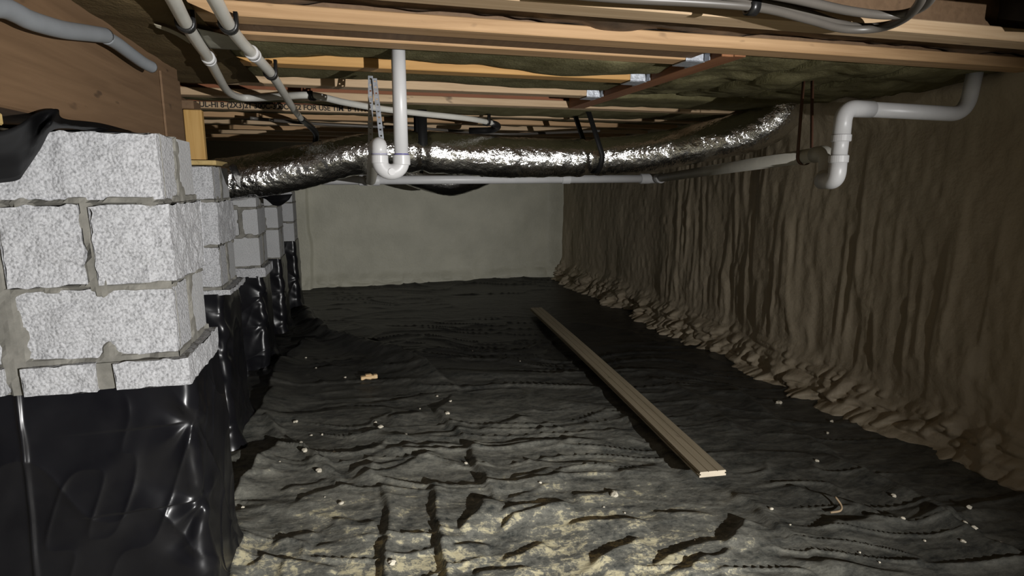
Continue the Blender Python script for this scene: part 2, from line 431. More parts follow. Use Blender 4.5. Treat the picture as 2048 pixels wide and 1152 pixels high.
def floor_h(X, Y):
    X = np.asarray(X, float); Y = np.asarray(Y, float)
    h = 0.022 * fbm2(X * 0.9, Y * 0.9, 3, 3)
    wx = X + 0.25 * noise2(X * 1.3, Y * 1.3, 21); wy = Y + 0.12 * noise2(X * 2.1, Y * 2.1, 22)
    # long ripples running roughly across the room
    a = 0.22; u = wx * math.cos(a) - wy * math.sin(a); v = wx * math.sin(a) + wy * math.cos(a)
    r1 = 1 - np.abs(noise2(u * 1.1, v * 5.5, 31)); r2 = 1 - np.abs(noise2(u * 2.4 + 5, v * 11, 32)); r3 = 1 - np.abs(noise2(u * 6, v * 22, 33))
    mod = smooth(-0.35, 0.45, noise2(X * 0.8, Y * 0.8, 41))
    h = h + 0.020 * mod * r1 ** 9 + 0.011 * r2 ** 9 * smooth(-0.4, 0.5, noise2(X * 1.6, Y * 1.6, 42)) + 0.0025 * r3 ** 4
    h = h + crease_field(X, Y)
    # plastic rises a little onto the walls
    h = h + 0.03 * smooth(XR - 0.18, XR, X) + 0.03 * smooth(YF - 0.2, YF, Y)
    return h
ys = np.concatenate([np.linspace(-2.6, 1.2, 40), 1.2 + np.cumsum(np.linspace(0.0048, 0.022, 480))]); ys = ys[ys < YF + 0.05]
ys = np.append(ys, YF + 0.05)
xs = np.concatenate([np.linspace(-3.3, -0.95, 50), np.linspace(-0.94, 2.75, 520)])
GX, GY = np.meshgrid(xs, ys)
GZ = floor_h(GX, GY)
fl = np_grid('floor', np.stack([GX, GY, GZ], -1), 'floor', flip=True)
tag(fl, 'wrinkled black plastic ground sheet with tan dust', None, kind='structure')
def fz(x, y): return float(floor_h(np.array([x]), np.array([y]))[0])

# ---- right wall: tan sprayed foam, vertical runs, lumpy foot
ys = np.concatenate([np.linspace(-2.6, 0.9, 40), 0.9 + np.cumsum(np.linspace(0.006, 0.016, 600))]); ys = ys[ys < YF]; ys = np.append(ys, YF + 0.02)
zs = np.concatenate([np.linspace(-0.05, 0.45, 110), np.linspace(0.455, 1.98, 170)])
WY, WZ = np.meshgrid(ys, zs)
wob = WY + 0.03 * noise2(WY * 3, WZ * 2.2, 51) + 0.02 * WZ * noise2(WY * 1.2, WZ * 0.4, 58)
d = 0.035 * noise2(wob * 2.2, WZ * 0.25, 52)
runs = smooth(-0.25, 0.5, noise2(WY * 0.75, WZ * 0.5, 57)) * smooth(0.12, 0.4, WZ)
d += runs * (0.020 * (1 - np.abs(noise2(wob * 5.5, WZ * 0.9, 53))) ** 3 + 0.012 * (1 - np.abs(noise2(wob * 13, WZ * 1.4, 54))) ** 3 + 0.006 * noise2(wob * 30, WZ * 2.2, 64))
d += 0.012 * noise2(WY * 6, WZ * 2.2, 55) + 0.004 * noise2(WY * 26, WZ * 14, 56)
foot = smooth(0.30, 0.03, WZ + 0.07 * noise2(WY * 4, WZ * 0 + 1.5, 61))
wob2 = WY + 0.5 * WZ
lump = np.abs(noise2(wob2 * 9 + 1.2 * noise2(WY * 4, WZ * 6, 67), WZ * 13, 62)) + 0.5 * np.abs(noise2(wob2 * 21, WZ * 26, 68))
d += foot * (0.045 + 0.075 * lump + 0.035 * noise2(WY * 3.1, WZ * 2, 63)) + 0.06 * smooth(0.075, 0.0, WZ + 0.03 * noise2(WY * 9, WZ * 0 + .5, 69))
d += smooth(1.5, 1.72, WZ) * (0.05 + 0.08 * np.abs(noise2(WY * 5, WZ * 5, 65)))
wr = np_grid('wall_right', np.stack([XR - d, WY, WZ], -1), 'foam_right')
tag(wr, 'tan spray foam wall with drips and a lumpy foot', None, kind='structure')
# ---- far wall
xs = np.concatenate([np.linspace(-3.3, -0.75, 60), np.linspace(-0.73, 2.72, 260)]); zs = np.concatenate([np.linspace(-0.05, 0.3, 40), np.linspace(0.31, 1.98, 90)])
WX, WZ = np.meshgrid(xs, zs)
d = 0.018 * fbm2(WX * 1.3, WZ * 1.3, 71) + 0.004 * noise2(WX * 9, WZ * 9, 72)
d += smooth(0.22, 0.02, WZ + 0.05 * noise2(WX * 3, WZ * 0, 73)) * (0.05 + 0.04 * np.abs(noise2(WX * 8, WZ * 9, 74)))
d += 0.05 * smooth(-0.46, -0.50, WX + 0.02 * noise2(WX * 0, WZ * 4, 75)) + 0.10 * smooth(2.45, 2.68, WX)
wf = np_grid('wall_back', np.stack([WX, YF - d, WZ], -1), 'foam_far', flip=True)
tag(wf, 'far wall of smooth cream spray foam', None, kind='structure')
# ---- left wall, wall behind the camera, subfloor
for nm, P in (('wall_left', [[(-3.3, -2.6, -.05), (-3.3, -2.6, 1.98)], [(-3.3, YF, -.05), (-3.3, YF, 1.98)]]),
              ('wall_front', [[(-3.3, -2.6, -.05), (-3.3, -2.6, 1.98)], [(2.7, -2.6, -.05), (2.7, -2.6, 1.98)]])):
    (a, b_), (c_, e_) = P
    n = 24
    G = [[tuple(np.array(a) + (np.array(c_) - np.array(a)) * i / n + (np.array(b_) - np.array(a)) * j / 8) for j in range(9)] for i in range(n + 1)]
    tag(np_grid(nm, G, 'foam_right'), None, None, kind='structure')
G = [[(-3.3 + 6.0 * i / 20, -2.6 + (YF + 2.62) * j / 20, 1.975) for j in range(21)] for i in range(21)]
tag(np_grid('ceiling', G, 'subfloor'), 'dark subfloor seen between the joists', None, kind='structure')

# ================================================================ GIRDER
ZB = 1.68                                     # underside of the joists
g = thing('girder_beam', 'deep brown solid timber girder at left, resting over the block piers', 'beam', (-0.7, 1.0, 1.385))
MB().box(-0.83, -0.60, -2.5, 2.54, 1.385, ZB, 0.004).build('beam_timber', 'girder', g)
MB().box(-0.599, -0.592, 2.30, 2.53, 1.387, ZB - 0.06, 0.001).build('splice_block', 'girder', g)
g2 = thing('girder_beam', 'dark rear girder behind the yellow post, lost in shadow', 'beam', (-0.9, 3.0, 1.45))
MB().box(-1.02, -0.80, 2.63, 3.75, 1.44, ZB, 0.004).build('beam_timber', 'girder', g2)
sh = MB().box(-0.83, -0.597, 0.5, 1.30, 1.352, 1.374, 0.003).box(-0.83, -0.599, 0.5, 1.29, 1.374, 1.384, 0.002).build('shim_plank', 'shim')
tag(sh, 'yellow shim plank under the girder at the far left edge', 'plank')

# ================================================================ JOISTS
def joist(y0, x0, x1, label, mat='pine', zoff=0.0, web=True, stamp=None):
    t = thing('floor_joist', label, 'joist', ((x0 + x1) / 2, y0 + 0.043, ZB + zoff), 'engineered floor joists')
    n = 26
    P = []
    seed = int(y0 * 100)
    for i in range(n + 1):
        x = x0 + (x1 - x0) * i / n
        e = float(noise2(np.array([x * 1.5]), np.array([y0]), 81)[0]) * 0.0025; k = float(noise2(np.array([x * 2.1]), np.array([y0]), 82)[0]) * 0.003
        yb, zb = y0 + k, ZB + zoff + e
        c = 0.003
        P.append([(x, yb + c, zb), (x, yb, zb + c), (x, yb, zb + 0.038 - c), (x, yb + c, zb + 0.038), (x, yb + .087 - c, zb + 0.038), (x, yb + .087, zb + .038 - c), (x, yb + .087, zb + c), (x, yb + .087 - c, zb), (x, yb + c, zb)])
    mb = MB().grid(P); m = len(P[0])
    mb.f.append(tuple(range(m - 1))); mb.f.append(tuple(reversed([n * m + k for k in range(m - 1)])))
    mb.build('bottom_flange', mat, t)
    if web: MB().box(x0, x1, y0 + 0.034, y0 + 0.053, ZB + zoff + 0.038, 1.935).build('web', 'web' if y0 > 1.9 else 'girder', t)  # webs of the nearest joists take dark girder wood in place of shade
    MB().box(x0, x1, y0, y0 + 0.087, 1.935, 1.973, 0.002).build('top_flange', mat, t)
    return t
XE = 2.58
joist(1.45, -1.3, XE, 'nearest floor joist along the top edge, crossed by loose grey tubing', 'pine_pale')
joist(1.765, -1.3, XE, 'long bright orange joist running wall to wall under the nearest one', 'pine')
joist(1.965, -1.3, 1.19, 'dim joist with a thin lit edge just behind the bright long joist', 'pine')
joist(2.40, -1.3, 1.17, 'yellow joist behind the white trap pipe, ending at a bracket', 'pine_yellow')
joist(2.885, -1.3, 1.21, 'pale knotty joist behind the yellow one, ending at the lowest bracket', 'pine_pale')
joist(3.35, -1.3, XE, 'narrow pale joist below the red brown web strip', 'pine_pale')
j6 = joist(3.92, -1.3, XE, 'pale joist stamped with black lettering at its left end', 'pine_pale')
lbl = ['first joist behind the foil duct, past the lettered one', 'second joist behind the foil duct', 'third joist behind the foil duct',
       'fourth joist behind the foil duct', 'fifth joist behind the foil duct', 'sixth joist behind the foil duct, nearest the far wall']
for k, y in enumerate((4.40, 4.87, 5.35, 5.83, 6.31, 6.80)):
    joist(y, -1.9, XE, lbl[k], 'pine_pale' if k % 2 else 'pine')
# filler board between the paired joists
fb = MB().box(-1.3, 1.19, 1.853, 1.963, ZB + 0.006, ZB + 0.03, 0.002).build('filler_board', 'girder')
tag(fb, 'brown filler board flat between the second and third joists', 'board')
# stamp on the lettered joist
def text(name, s, size, loc, rot, mat, parent, sx=1.0):
    cu = bpy.data.curves.new(name, 'FONT'); cu.body = s; cu.size = size; cu.extrude = 0.0004; cu.offset = 0.0011
    tmp = bpy.data.objects.new(name, cu); COL.objects.link(tmp)
    bpy.context.view_layer.update()
    me = bpy.data.meshes.new_from_object(tmp.evaluated_get(bpy.context.evaluated_depsgraph_get()))
    bpy.data.objects.remove(tmp, do_unlink=True)
    Mx = Matrix.Translation(loc) @ rot @ Matrix.Diagonal((sx, 1, 1, 1))
    me.transform(Mx); me.materials.clear()
    return link(name, me, mat, parent)
st = text('stamp_lettering', 'IIT-UL-HI 8-(2X3)21 300C-300C 4E2 FOR USE TIM  B TI H-3F-4I-LI  4X0P IS 40P', 0.044, (-0.885, 3.9188, ZB + 0.0075), Matrix.Rotation(math.pi / 2, 4, 'X'), 'mark', j6, 0.93)
st['kind'] = 'stuff'

# header and hangers
hd = thing('header_beam', 'red brown header running away from the camera where joists end', 'beam', (1.29, 2.4, ZB))
MB().box(1.245, 1.292, 1.86, 3.34, ZB - 0.004, 1.93, 0.002).build('ply', 'header', hd)
MB().box(1.294, 1.34, 1.86, 3.34, ZB - 0.002, 1.93, 0.002).build('ply', 'header', hd)
def hanger(x1, y0, label):
    t = thing('joist_hanger', label, 'bracket', (x1, y0 + .043, ZB), 'joist hangers on the header')
    x0 = x1 - 0.075
    MB().box(x0, x1, y0 - 0.004, y0 + 0.091, ZB - 0.005, ZB - 0.002).build('seat', 'galv', t)
    for yy in (y0 - 0.004, y0 + 0.088):
        mb = MB(); P = [(x0, yy, ZB - .004), (x1, yy, ZB - .004), (x1, yy, ZB + .16), (x0 + .045, yy, ZB + .16), (x0, yy, ZB + .045)]
        mb.add(P + [(p[0], p[1] + .003, p[2]) for p in P], [(0, 1, 2, 3, 4), (9, 8, 7, 6, 5)] + [(i, i + 5, (i + 1) % 5 + 5, (i + 1) % 5) for i in range(5)])
        mb.build('side_plate', 'galv', t)
    for a, b_ in ((y0 - 0.038, y0 - 0.001), (y0 + .088, y0 + .125)):
        MB().box(x1 - .003, x1, a, b_, ZB - .004, ZB + .16).build('flange', 'galv', t)
hanger(1.243, 1.965, 'shiny bracket beneath the dim joist, uppermost on the header')
hanger(1.243, 2.40, 'shiny bracket at the end of the yellow joist, middle of the header')
hanger(1.243, 2.885, 'shiny bracket at the end of the pale knotty joist, lowest on the header')

# ================================================================ INSULATION
def batt(x0, x1, y0, y1, label, zf, mat='insul', nx=None, ny=14, bulge=0.012, amp=0.010, top=1.93, name='insulation_batt'):
    nx = nx or max(24, int((x1 - x0) * 45))
    X, Y = np.meshgrid(np.linspace(x0, x1, nx), np.linspace(y0, y1, ny), indexing='ij')
    v = (Y - y0) / (y1 - y0) * 2 - 1
    Z = zf(X, Y) - bulge * (1 - v ** 4) + amp * fbm2(X * 5, Y * 7, int(y0 * 37) + 91, 3)
    mb = MB().grid(np.stack([X, Y, Z], -1))
    mb.f = [q[::-1] for q in mb.f]
    # sides and top
    base = len(mb.v); n = nx; m = ny
    ring = [i * m for i in range(n)] + [(n - 1) * m + j for j in range(1, m)] + [i * m + m - 1 for i in range(n - 2, -1, -1)] + [j for j in range(m - 2, 0, -1)]
    tops = [(mb.v[i][0], mb.v[i][1], top) for i in ring]
    mb.v += tops; L = len(ring)
    for k in range(L): mb.f.append((ring[k], base + k, base + (k + 1) % L, ring[(k + 1) % L])[::-1])
    mb.f.append(tuple(base + k for k in range(L)))
    return tag(mb.build(name, mat, None, True), label, 'insulation', 'insulation batts between the joists')
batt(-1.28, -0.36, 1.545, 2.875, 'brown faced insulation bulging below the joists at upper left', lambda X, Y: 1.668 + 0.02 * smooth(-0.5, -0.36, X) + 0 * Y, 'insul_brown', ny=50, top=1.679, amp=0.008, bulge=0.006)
joist(0.98, -1.3, XE, 'joist overhead just above the top edge of the view', 'pine_pale')
batt(-1.28, 0.62, 1.075, 1.44, 'insulation batt sagging overhead in the bay nearest the camera', lambda X, Y: 1.622 + 0.35 * np.clip(Y - 1.13, 0, 1) + 0.05 * smooth(0.3, 0.62, X), 'insul_brown', amp=0.006, bulge=0.004, ny=24)  # out of view, added and shaped to keep light off the nearest joist
batt(1.90, XE, 1.075, 1.44, 'dark insulation batt sagging at the top right corner of the view', lambda X, Y: 1.632 + 0.35 * np.clip(Y - 1.13, 0, 1), 'shade_dark', amp=0.006, bulge=0.004, ny=24)  # added batt, corner gloom is put into its dark colour
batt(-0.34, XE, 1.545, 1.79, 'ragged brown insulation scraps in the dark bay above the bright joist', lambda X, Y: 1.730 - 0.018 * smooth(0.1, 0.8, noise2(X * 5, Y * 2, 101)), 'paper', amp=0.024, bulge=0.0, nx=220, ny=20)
batt(-1.3, 1.24, 2.055, 2.398, 'khaki batt sagging over the yellow joist by the header', lambda X, Y: 1.712 - 0.028 * smooth(0.45, 0.85, X) * smooth(1.25, 0.9, X) - 0.012 * smooth(-0.05, -0.3, X), amp=0.012)
batt(-1.3, 1.24, 2.49, 2.883, 'khaki batt between the yellow joist and the pale knotty joist', lambda X, Y: 1.716 + 0.008 * noise2(X * 2, Y, 103))
batt(-1.3, 1.24, 2.975, 3.348, 'thin khaki batt high above the red brown web strip', lambda X, Y: 1.85 + 0 * X, amp=0.02)
batt(1.345, XE, 2.975 + 0.0, 3.348, 'khaki batt right of the header end, above the duct', lambda X, Y: 1.70 + 0 * X, amp=0.012)
batt(-1.3, XE, 3.44, 3.918, 'khaki batt in front of the lettered joist', lambda X, Y: 1.722 - 0.030 * smooth(0.2, 0.5, X), amp=0.010)
for k, y in enumerate((4.01, 4.49, 4.96, 5.44, 5.92)):
    batt(-1.9, XE, y, y + 0.385, ['first', 'second', 'third', 'fourth', 'fifth'][k] + ' khaki batt behind the lettered joist, counted from the camera', lambda X, Y: 1.715 + 0 * X, amp=0.012, ny=8)
lab = ['mossy batt just right of the red brown header', 'mossy batt in the middle of the bay between header and foam wall', 'dim batt beside the tan foam wall, above the white pipe']
for k, (a, b_) in enumerate(((1.35, 1.66), (1.72, 2.08), (2.14, 2.60))):
    batt(a, b_, 1.86, 2.96, lab[k], lambda X, Y, a=a: 1.702 + 0.012 * noise2(X * 6, Y * 4, 111) + 0.012 * smooth(2.2, 2.9, Y), amp=0.022, nx=26, ny=60, bulge=0.02)

# ================================================================ PIERS
def rough_block(x0, x1, y0, y1, z0, z1, rough, parent, mat, step=0.0095, seed=0, amp=0.007):
    """box with gridded faces; faces named in `rough` (f,r,l,b) are split stone"""
    def axis(a, b): n = max(2, int(round((b - a) / step))); return np.linspace(a, b, n + 1)
    ax, az, ay = axis(x0, x1), axis(z0, z1), axis(y0, y1)
    V = {}; vs = []; fs = []
    def vid(p):
        k = (round(p[0], 4), round(p[1], 4), round(p[2], 4))
        if k not in V: V[k] = len(vs); vs.append(p)
        return V[k]
    def face(A, B, f, flip):
        ids = [[vid(f(a, b)) for b in B] for a in A]
        for i in range(len(A) - 1):
            for j in range(len(B) - 1):
                q = (ids[i][j], ids[i + 1][j], ids[i + 1][j + 1], ids[i][j + 1]); fs.append(q[::-1] if flip else q)
    cx, cy = np.array([x0, x1]), np.array([y0, y1])
    face(ax, az, lambda a, b: (a, y0, b), False)
    face(ay, az, lambda a, b: (x1, a, b), False)
    e2 = np.array([y0, y1]); 
    face(cx, cy, lambda a, b: (a, b, z1), False); face(cx, cy, lambda a, b: (a, b, z0), True)
    face(cx, np.array([z0, z1]), lambda a, b: (a, y1, b), True); face(cy, np.array([z0, z1]), lambda a, b: (x0, a, b), True)
    P = np.array(vs)
    n = noise3(P[:, 0] * 24, P[:, 1] * 24, P[:, 2] * 24, seed) * 0.6 + noise3(P[:, 0] * 45, P[:, 1] * 45, P[:, 2] * 45, seed + 1) * 0.4
    e = noise3(P[:, 0] * 45, P[:, 1] * 45, P[:, 2] * 45, seed + 2)
    eps = 1e-5
    fr = np.abs(P[:, 1] - y0) < eps; rt = np.abs(P[:, 0] - x1) < eps
    Q = P.copy()
    if 'f' in rough: Q[fr, 1] -= amp * (0.5 + n[fr])
    if 'r' in rough: Q[rt, 0] += amp * (0.5 + n[rt])
    ed = (np.abs(P[:, 2] - z0) < eps) | (np.abs(P[:, 2] - z1) < eps)
    if rough:
        m = ed & (fr | rt)
        Q[m, 2] += 0.005 * e[m] * np.where(np.abs(P[m, 2] - z0) < eps, 1, 1)
        m = fr & ((np.abs(P[:, 0] - x0) < eps) | (np.abs(P[:, 0] - x1) < eps)); Q[m, 0] += 0.005 * e[m]
    me = bpy.data.meshes.new('block'); me.from_pydata(Q.tolist(), [], fs); me.update()
    return link('block', me, mat, parent)
def mortar_core(x0, x1, y0, y1, z0, z1, joints_f, joints_r, parent, seed, step=0.012):
    """recessed core whose surface comes forward along the joints (x or y, z segments with widths)"""
    def dist(A, B, segs):
        best = np.full(A.shape, -1.0)
        for (a0, b0, a1, b1, w) in segs:
            dx, dy = a1 - a0, b1 - b0; l2 = dx * dx + dy * dy + 1e-9
            t = np.clip(((A - a0) * dx + (B - b0) * dy) / l2, 0, 1)
            d = np.hypot(A - a0 - t * dx, B - b0 - t * dy)
            best = np.maximum(best, 1 - d / w)
        return best
    mb = MB()
    nz = max(4, int((z1 - z0) / step)); nx = max(4, int((x1 - x0) / step)); ny = max(4, int((y1 - y0) / step))
    X, Z = np.meshgrid(np.linspace(x0, x1, nx), np.linspace(z0, z1, nz), indexing='ij')
    k = dist(X, Z, joints_f) + 0.45 * noise2(X * 26, Z * 26, seed)
    off = -0.022 + 0.030 * smooth(0.05, 0.5, k) + 0.003 * noise2(X * 40, Z * 40, seed + 3)
    mb.grid(np.stack([X, y0 - off, Z], -1))
    Yg, Z = np.meshgrid(np.linspace(y0, y1, ny), np.linspace(z0, z1, nz), indexing='ij')
    k = dist(Yg, Z, joints_r) + 0.45 * noise2(Yg * 26, Z * 26, seed + 5)
    off = -0.022 + 0.024 * smooth(0.0, 0.5, k) + 0.003 * noise2(Yg * 40, Z * 40, seed + 6)
    mb.grid(np.stack([x1 + off, Yg, Z], -1))
    mb.box(x0, x1 - 0.02, y0 + 0.02, y1, z0, z1)
    return mb.build('mortar', 'mortar', parent, False)
def wrap(x0, x1, y0, y1, ztop, parent, seed, pinches=(), n1=120, n2=60, nz=110, zb=-0.02, seamx=None, flare=0.05):
    """glossy plastic skirt: front face, rounded corner, right face"""
    r = 0.032
    s_front = np.linspace(0, x1 - x0 - r, n1); P = []
    base = []
    for s in s_front: base.append((x0 + s, y0, 0, -1))
    for a in np.linspace(0, math.pi / 2, 12)[1:-1]: base.append((x1 - r + r * math.sin(a), y0 + r - r * math.cos(a), math.sin(a), -math.cos(a)))
    for s in np.linspace(r, y1 - y0, n2): base.append((x1, y0 + s, 1, 0))
    base = np.array(base)
    arc = np.concatenate([[0], np.cumsum(np.hypot(np.diff(base[:, 0]), np.diff(base[:, 1])))])
    sc = x1 - x0                                   # arc position of the corner
    zz = np.linspace(zb, ztop, nz)
    S, Z = np.meshgrid(arc - sc, zz, indexing='ij')
    d = 0.007 * fbm2(S * 3.5, Z * 2.5, seed, 2)
    d += 0.006 * (1 - np.abs(noise2(S * 5 + Z * 2.5, Z * 3 - S * 2, seed + 1))) ** 5 + 0.004 * (1 - np.abs(noise2(S * 11 - Z * 4, Z * 5, seed + 2))) ** 5
    near = np.exp(-(S / 0.09) ** 2)
    d += near * (0.012 * noise2(Z * 6, Z * 0 + 2, seed + 4) + 0.012 * noise2(Z * 14 + S * 10, S * 6, seed + 5))
    d = d * smooth(ztop + 0.0, ztop - 0.08, Z) + 0.03 * smooth(0.12, -0.02, Z) * (0.6 + noise2(S * 9, Z * 3, seed + 7))
    for (ps, pz, dep) in pinches:                  # dents with folds fanning out to the left
        rad = np.hypot(S - ps, Z - pz); ang = np.arctan2(Z - pz, S - ps)
        d += -dep * np.exp(-(rad / 0.028) ** 2) + dep * 0.6 * np.cos(np.abs(ang) * 4.3 + 2.2 * noise2(ang * 0.7, rad * 2, seed + 8)) * np.exp(-rad / 0.12) * smooth(0.005, 0.06, rad)
    if seamx is not None: d += 0.007 * np.exp(-((S - seamx + 0.006 * noise2(Z * 7, Z * 0, seed)) / 0.006) ** 2)
    d += flare * (1 - Z / ztop) ** 1.3 * (0.12 + 0.88 * np.clip(-base[:, 3:4], 0, 1))
    X = base[:, 0:1] + d * base[:, 2:3]; Y = base[:, 1:2] + d * base[:, 3:4]
    # soft drape of the corner line
    o = np_grid('plastic_wrap', np.stack([X, Y, Z], -1), 'wrap', parent, True)
    return o
def pier(x0, x1, y0, y1, courses, ledge, label, seed, rough_amp=0.007, split=True, extra_left=None, pinches=(), seamx=None, sides='fr', wide=None, mxo=None):
    t = thing('block_pier', label, 'pier', ((x0 + x1) / 2, (y0 + y1) / 2, 0), 'concrete block piers under the girder')
    jf = []; jr = []
    J = 0.014
    zt = courses[0][1]; zbm = courses[-1][0]
    mx = (x0 + x1) / 2 if mxo is None else x1 - mxo; my = (y0 + y1) / 2
    for i, (z0, z1, ori) in enumerate(courses):
        ko = dict(parent=t, seed=seed + i * 7, amp=rough_amp)
        if ori == 'S':
            rough_block(x0, x1 - 0.002, y0, my - 0.024, z0 + J / 2, z1 - J / 2, 'f' if split else '', mat='block' if split else 'block_smooth', **ko)
            rough_block(x0, x1 - 0.002, my + 0.024, y1, z0 + J / 2, z1 - J / 2, '', mat='block_smooth', **ko)
            jr.append((my, z0, my, z1, 0.034))
        else:
            e = 0.008 if split else 0
            rough_block(x0 - 0.004, mx - J, y0 - e, y1, z0 + J / 2, z1 - J / 2, 'f' if split else '', mat='block' if split else 'block_smooth', **ko)
            rough_block(mx + J, x1 + e, y0 - e, y1, z0 + J / 2, z1 - J / 2, 'fr' if split else '', mat='block' if split else 'block_smooth', **ko)
            jf.append((mx, z0, mx, z1, 0.024)); jf.append((mx + 0.006, z0, mx + 0.004, z0 + 0.07, 0.042 if split else 0.02))
        jf.append((x0, z0, x1, z0, 0.017)); jr.append((y0, z0, y1, z0, 0.017))
    if ledge:
        lz0, lz1, pf, pr = ledge
        q = x0 + (x1 - x0) * 0.52
        rough_block(x0 - 0.0, q - 0.022, y0 - pf, y1, lz0, lz1 - J / 2, 'f', t, 'block', seed=seed + 50, amp=rough_amp)
        rough_block(q + 0.022, x1 + pr, y0 - pf, y1 + pr * 0.4, lz0, lz1 - J / 2, 'fr', t, 'block', seed=seed + 60, amp=rough_amp)
        jf.append((q, lz0, q, lz1, 0.050)); zbm = lz0
    mortar_core(x0 if wide is None else wide, x1, y0, y1, zbm, zt - 0.004, jf + ([] if wide is None else [(x0 - 0.022, zbm, x0 - 0.024, zbm + 0.2, 0.050), (x0 - 0.024, zbm + 0.2, x0 - 0.024, zt, 0.036)]), jr, t, seed + 80)
    if ledge:      # mortar bed under the stepped course
        MB().box(x0, x1 + ledge[3] * 0.7, y0 - ledge[2] * 0.75, y1, ledge[0] + 0.004, ledge[1] - 0.008).build('mortar', 'mortar', t)
    return t
# nearest pier: double width, its left half runs out of the frame
P1 = dict(x0=-0.812, x1=-0.460, y0=1.70, y1=2.02)
c1 = [(1.203, 1.378, 'S'), (0.990, 1.203, 'E'), (0.802, 0.990, 'S')]
p1 = pier(**P1, courses=c1, ledge=(0.722, 0.802, 0.022, 0.022), label='largest and nearest pale split block pier at left edge', seed=200, wide=-1.26)
for (z0, z1, o_) in c1[1:] + [(0.722, 0.802, 'L')]:
    pf = 0.022 if o_ == 'L' else 0.0
    rough_block(-1.26, -0.852, 1.70 - pf, 2.02, z0 + .006, z1 - .006, 'f', p1, 'block', seed=int(z0 * 100))
wrap(-1.26, -0.438, 1.715, 2.04, 0.724, p1, 300, pinches=((-0.004, 0.37, 0.020), (-0.02, 0.60, 0.008)), n1=230, n2=90, nz=230, seamx=-0.405)
# the others, receding
def small_pier(x1, y0, tops, ledge, label, seed, depth=0.36, split=True, amp=0.006, wz=None, pin=(), mxo=None):
    p = pier(x1 - 0.38, x1, y0, y0 + depth, tops, ledge, label, seed, amp, split, mxo=mxo)
    wrap(x1 - 0.40, x1 + 0.005, y0 - 0.012, y0 + depth, (ledge[0] if ledge else tops[-1][0]) + 0.006, p, seed + 5, pinches=[(a, b, c * 0.45) for a, b, c in pin], n1=80, n2=60, nz=150)
    return p
p2 = small_pier(-0.590, 2.93, [(1.172, 1.328, 'S'), (0.968, 1.172, 'E'), (0.772, 0.968, 'S')], (0.742, 0.772, 0.010, 0.035), 'second nearest block pier, with yellow timber post on top', 420, pin=((0.0, 0.45, .02), (-.03, .12, .016)))
p3 = small_pier(-0.598, 4.20, [(1.09, 1.21, 'S'), (0.905, 1.09, 'E'), (0.70, 0.905, 'S')], (0.632, 0.70, 0.008, 0.022), 'third block pier from the camera, under the left end of the foil duct', 520, split=False, mxo=0.105, pin=((-.01, 0.3, .02), (0.0, .5, .014)))
p4 = small_pier(-0.588, 5.22, [(1.06, 1.22, 'S'), (0.875, 1.06, 'E'), (0.625, 0.875, 'S')], None, 'fourth block pier from the camera, second farthest', 620, split=False, mxo=0.11, pin=((-.01, .35, .018),))
p5 = small_pier(-0.555, 6.22, [(1.06, 1.22, 'S'), (0.87, 1.06, 'E'), (0.675, 0.87, 'S')], None, 'farthest block pier, beside the cream far wall', 720, split=False, mxo=0.12, pin=((-.01, .3, .018),))
# post and plate on the second pier
pl = MB().box(-0.95, -0.575, 2.95, 3.22, 1.329, 1.350, 0.003).build('bearing_plate', 'shim')
tag(pl, 'short wood plate on top of the second pier, under the post', 'plank')
po = MB().box(-0.708, -0.632, 3.03, 3.07, 1.351, 1.575, 0.003).build('timber_post', 'post')
tag(po, 'short yellow timber post standing on the second pier', 'post')
ld = MB().box(-0.95, -0.66, 3.02, 3.16, 1.577, 1.615, 0.003).build('support_ledger', 'girder')
tag(ld, 'dark ledger block sitting on the yellow post', 'beam')

# black flaps of sheeting over the pier tops
def patch(name, rows, mat, label, cat, seed, n=26, amp=0.010, sub=6):
    """rows: list of polylines (same count of 3D points) lofted into a crumpled sheet"""
    R = [[Vector(p) for p in spline(r, 8)] for r in rows]
    m = len(R[0]); G = []
    for i in range(len(R) - 1):
        for k in range(sub):
            t = k / sub; G.append([R[i][j].lerp(R[i + 1][j], t) for j in range(m)])
    G.append(R[-1]); G = np.array([[tuple(p) for p in r] for r in G])
    w = np.sin(np.linspace(0, math.pi, G.shape[0]))[:, None]
    nn = noise3(G[..., 0] * 14, G[..., 1] * 14, G[..., 2] * 14, seed) + 0.6 * noise3(G[..., 0] * 35, G[..., 1] * 35, G[..., 2] * 35, seed + 1)
    G[..., 1] -= amp * nn * w; G[..., 2] += amp * 0.5 * nn * w
    o = np_grid(name, G, mat)
    so = o.modifiers.new('thickness', 'SOLIDIFY'); so.thickness = 0.0015
    return tag(o, label, cat)
up = [(-60, 268), (0, 264), (40, 250), (75, 226), (115, 218), (128, 237), (200, 246), (262, 262)]
mid = [(-60, 315), (0, 312), (32, 304), (60, 285), (98, 250), (125, 250), (200, 255), (262, 263)]
lo = [(-60, 372), (0, 366), (36, 360), (50, 344), (80, 300), (108, 259), (180, 261), (262, 265)]
rows = [[onx(x, y, -0.580) for x, y in up], [ony(x, y, 1.50) if i < 4 else onx(x, y, -0.572) for i, (x, y) in enumerate(mid)],
        [ony(x, y, 1.672) for i, (x, y) in enumerate(lo)]]
patch('plastic_sheet', rows, 'flap', 'crumpled black plastic draped over the top corner of the nearest pier', 'plastic sheet', 801, amp=0.006)
rows = [[ony(448, 332, 2.99), ony(456, 328, 3.10), ony(462, 330, 3.2)], [ony(455, 350, 3.0), ony(466, 352, 3.12), ony(474, 356, 3.2)], [ony(465, 372, 3.05), ony(473, 379, 3.12), ony(470, 372, 3.2)]]
rows = [[(p.x + 0.022, p.y, p.z) for p in r] for r in rows]
patch('plastic_sheet', rows, 'wrap', 'small black plastic tab hanging off the second pier top', 'plastic sheet', 811, amp=0.004)
